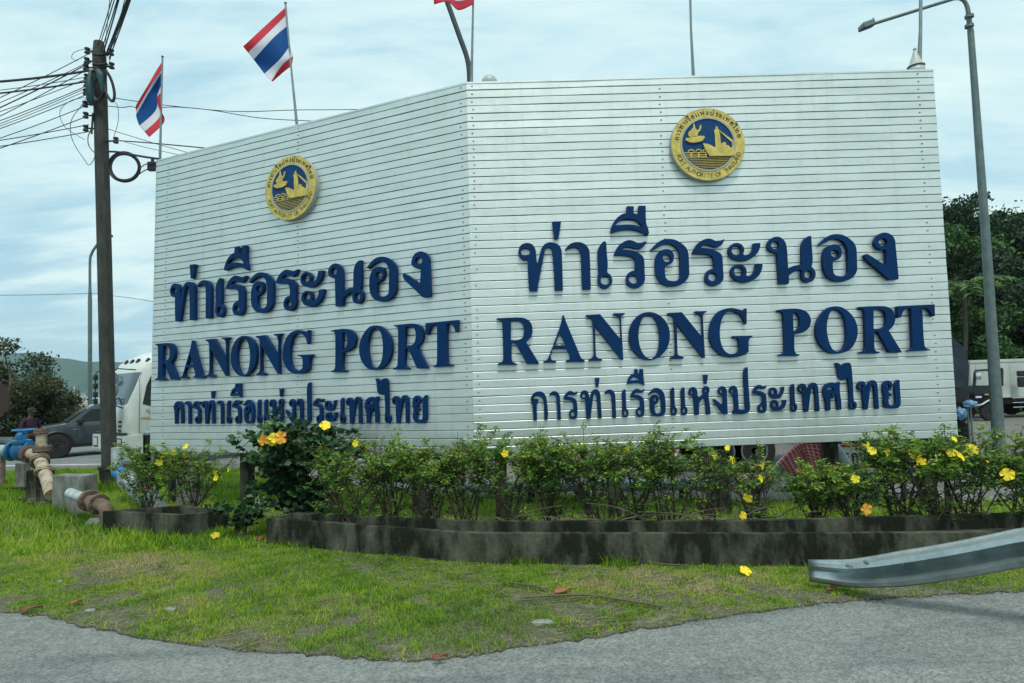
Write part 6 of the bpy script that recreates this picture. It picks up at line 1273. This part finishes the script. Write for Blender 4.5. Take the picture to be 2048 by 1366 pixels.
# weeds along the planter foot and by the pipes
def tuft(px, py, r_, h_, n, label, seed, leafm=None):
    nr = np.random.default_rng(seed); c = GD(px, py); m_ = leafm or LM_GRASS; a = nr.uniform(0, 6.28, n); rr = r_ * np.sqrt(nr.uniform(0, 1, n)); b = np.stack([c.x + rr * np.cos(a), c.y + rr * np.sin(a) * .6, np.full(n, .01)], 1)
    an = nr.uniform(0, 6.28, n); hh = h_ * nr.uniform(.4, 1, n); tip = b + np.stack([np.cos(an) * hh * .6, np.sin(an) * hh * .6, hh], 1); s = np.stack([-np.sin(an), np.cos(an), 0 * an], 1) * .006
    o = npmesh('weed_tuft', np.stack([b - s, b + s, tip], 1).reshape(-1, 3), 3, m_, None, {'tone': np.clip(nr.normal(.3, .12, n), 0, 1)}); return tag(o, label, 'weeds')
tuft(1060, 1128, .28, .16, 500, 'tuft of weeds at the planter foot right of the sign corner', 1); tuft(1240, 1133, .22, .18, 350, 'taller weeds against the middle of the planter wall', 2); tuft(640, 1090, .5, .14, 700, 'grass tuft at the left end of the long planter wall', 3); tuft(90, 1035, .4, .3, 500, 'weeds growing round the rusty pipe foot', 4); tuft(225, 985, .5, .4, 900, 'tall weeds around the base of the utility pole', 5)
tuft(1735, 1168, .25, .12, 400, 'small weeds growing under the guardrail end', 6); tuft(455, 1066, .22, .12, 260, 'small weeds at the right corner of the small planter', 7)
# ------------------------------------------------------------------ litter
def curl_leaf(px, py, ln, wd, m, label, rz, cat='leaf'):
    c = GD(px, py, .05); mb = MB(); n = 8; vs = []
    for i in range(n + 1):
        t = i / n; w = wd * math.sin(math.pi * min(.98, max(.03, t)) ** .8) * .5
        for k in (-1, -.4, .4, 1): x, y = (t - .5) * ln, k * w; vs.append(c + Vector((x * math.cos(rz) - y * math.sin(rz), x * math.sin(rz) + y * math.cos(rz), .014 * abs(k) ** 2 + .012 * math.sin(t * 3.1 + k) + .012 * t)))
    mb.add(vs, [(i * 4 + k, i * 4 + k + 1, (i + 1) * 4 + k + 1, (i + 1) * 4 + k) for i in range(n) for k in range(3)]); o = mb.build('fallen_leaf', MATS[m], smooth=True); o.modifiers.new('thickness', 'SOLIDIFY').thickness = .003; return tag(o, label, cat)
curl_leaf(63, 1220, .19, .075, 'leaf_red', 'large reddish brown fallen leaf at the road edge, lower left', .25); curl_leaf(1126, 1184, .17, .12, 'leaf_dead', 'orange-brown curled fallen leaf on the dry grass', .2); curl_leaf(153, 1207, .10, .06, 'leaf_dead', 'small tan fallen leaf near the lower left road edge', .4); curl_leaf(1672, 1178, .22, .04, 'leaf_red', 'narrow reddish fallen leaf beside the guardrail end', .3); curl_leaf(880, 1318, .12, .05, 'leaf_red', 'dark red fallen leaf at the tip of the verge', .1)
def stick(pts, r_, label): return tag(MB().tube(openspline([GD(x, y, .06) for x, y in pts], 4), r_, 5).build('fallen_stick', MATS['twig'], smooth=True), label, 'stick')
stick([(1040, 1195), (1120, 1190), (1185, 1190), (1250, 1200), (1325, 1212)], .010, 'longest dry stick on the grass, running right of the curled leaf'); stick([(1075, 1203), (1140, 1196), (1200, 1192)], .006, 'thin dry stick lying just below the curled leaf'); stick([(1020, 1165), (1060, 1170), (1095, 1178)], .008, 'short dry stick left of the curled leaf'); stick([(1270, 1118), (1310, 1126), (1380, 1131)], .007, 'dry stick leaning at the foot of the planter wall'); stick([(470, 1295), (520, 1277)], .006, 'short pale stick by the road edge, lower left'); stick([(620, 1205), (665, 1198), (700, 1194)], .006, 'pale straw stick in the middle of the grass')
def stone(px, py, s, label, m='stone', seed=0):
    rgb = random.Random(seed); c = GD(px, py, .03); bm = bmesh.new(); bmesh.ops.create_icosphere(bm, subdivisions=2, radius=1)
    for v in bm.verts: n = 1 + rgb.uniform(-.22, .22); v.co = Vector((c.x + v.co.x * s[0] * n, c.y + v.co.y * s[1] * n, c.z + v.co.z * s[2] * n))
    bm.verts.index_update(); mm = MB(); mm.add([v.co.copy() for v in bm.verts], [[v.index for v in f.verts] for f in bm.faces]); bm.free(); return tag(mm.build('stone', MATS[m], smooth=50), label, 'stone')
stone(1083, 1245, (.10, .05, .018), 'pale flat stone in the grass under the fallen sticks', seed=1); stone(180, 1222, (.05, .035, .02), 'small white pebble at the left road edge', seed=2); stone(340, 1219, (.05, .03, .02), 'small white pebble on the bare patch of the verge', seed=3); stone(517, 1079, (.10, .06, .05), 'red brick lump against the left end of the long planter', 'brick', 4); stone(490, 1076, (.10, .06, .04), 'grey rubble lump next to the red brick piece', 'stone', 5); stone(120, 1164, (.03, .025, .02), 'tiny white pebble on the left grass', seed=6)
for px, py, lab in ((1491, 1142, 'fallen yellow flower on the grass near the guardrail end'), (431, 1071, 'fallen yellow flower at the right corner of the small planter')):
    f = MB(); flower_mesh(GD(px, py, .07), .06, Vector((.2, -.5, .8)), f); tag(f.build('fallen_flower', MATS['petal']), lab, 'flower')
# loose chippings along the road edge
NC = 1500; cx_ = NPR.uniform(-7, 6, NC); cy_ = np.interp(cx_, EA[:, 0], EA[:, 1]) + NPR.exponential(.16, NC) * NPR.choice([-1, 1, 1], NC); cs = NPR.uniform(.003, .010, NC)
tet = np.array([[1, 0, -.3], [-.6, .9, -.3], [-.5, -.8, -.3], [0, 0, .8]]); rot = NPR.uniform(0, 6.28, NC)
P4 = np.stack([np.stack([(tet[k, 0] * np.cos(rot) - tet[k, 1] * np.sin(rot)) * cs + cx_, (tet[k, 0] * np.sin(rot) + tet[k, 1] * np.cos(rot)) * cs + cy_, tet[k, 2] * cs + .026], 1) for k in range(4)], 1)
tri = P4[:, [0, 1, 3, 1, 2, 3, 2, 0, 3], :].reshape(-1, 3)
tag(npmesh('loose_chippings', tri, 3, MATS['stone'], None), kind='stuff')

# ------------------------------------------------------------------ haze over the bay
HZ = bpy.data.materials.new('haze'); HZ.use_nodes = True; ht_ = HZ.node_tree; ht_.nodes.clear(); ho = ht_.nodes.new('ShaderNodeOutputMaterial'); hv = ht_.nodes.new('ShaderNodeVolumePrincipled'); hv.inputs['Color'].default_value = (.72, .88, .95, 1); hv.inputs['Density'].default_value = .00011; hv.inputs['Anisotropy'].default_value = 0.0; ht_.links.new(hv.outputs[0], ho.inputs['Volume'])
hb = MB(); hb.box((-900, 1730, 145), (7600, 3700, 300)); hz_ = hb.build('haze', HZ); hz_['kind'] = 'stuff'
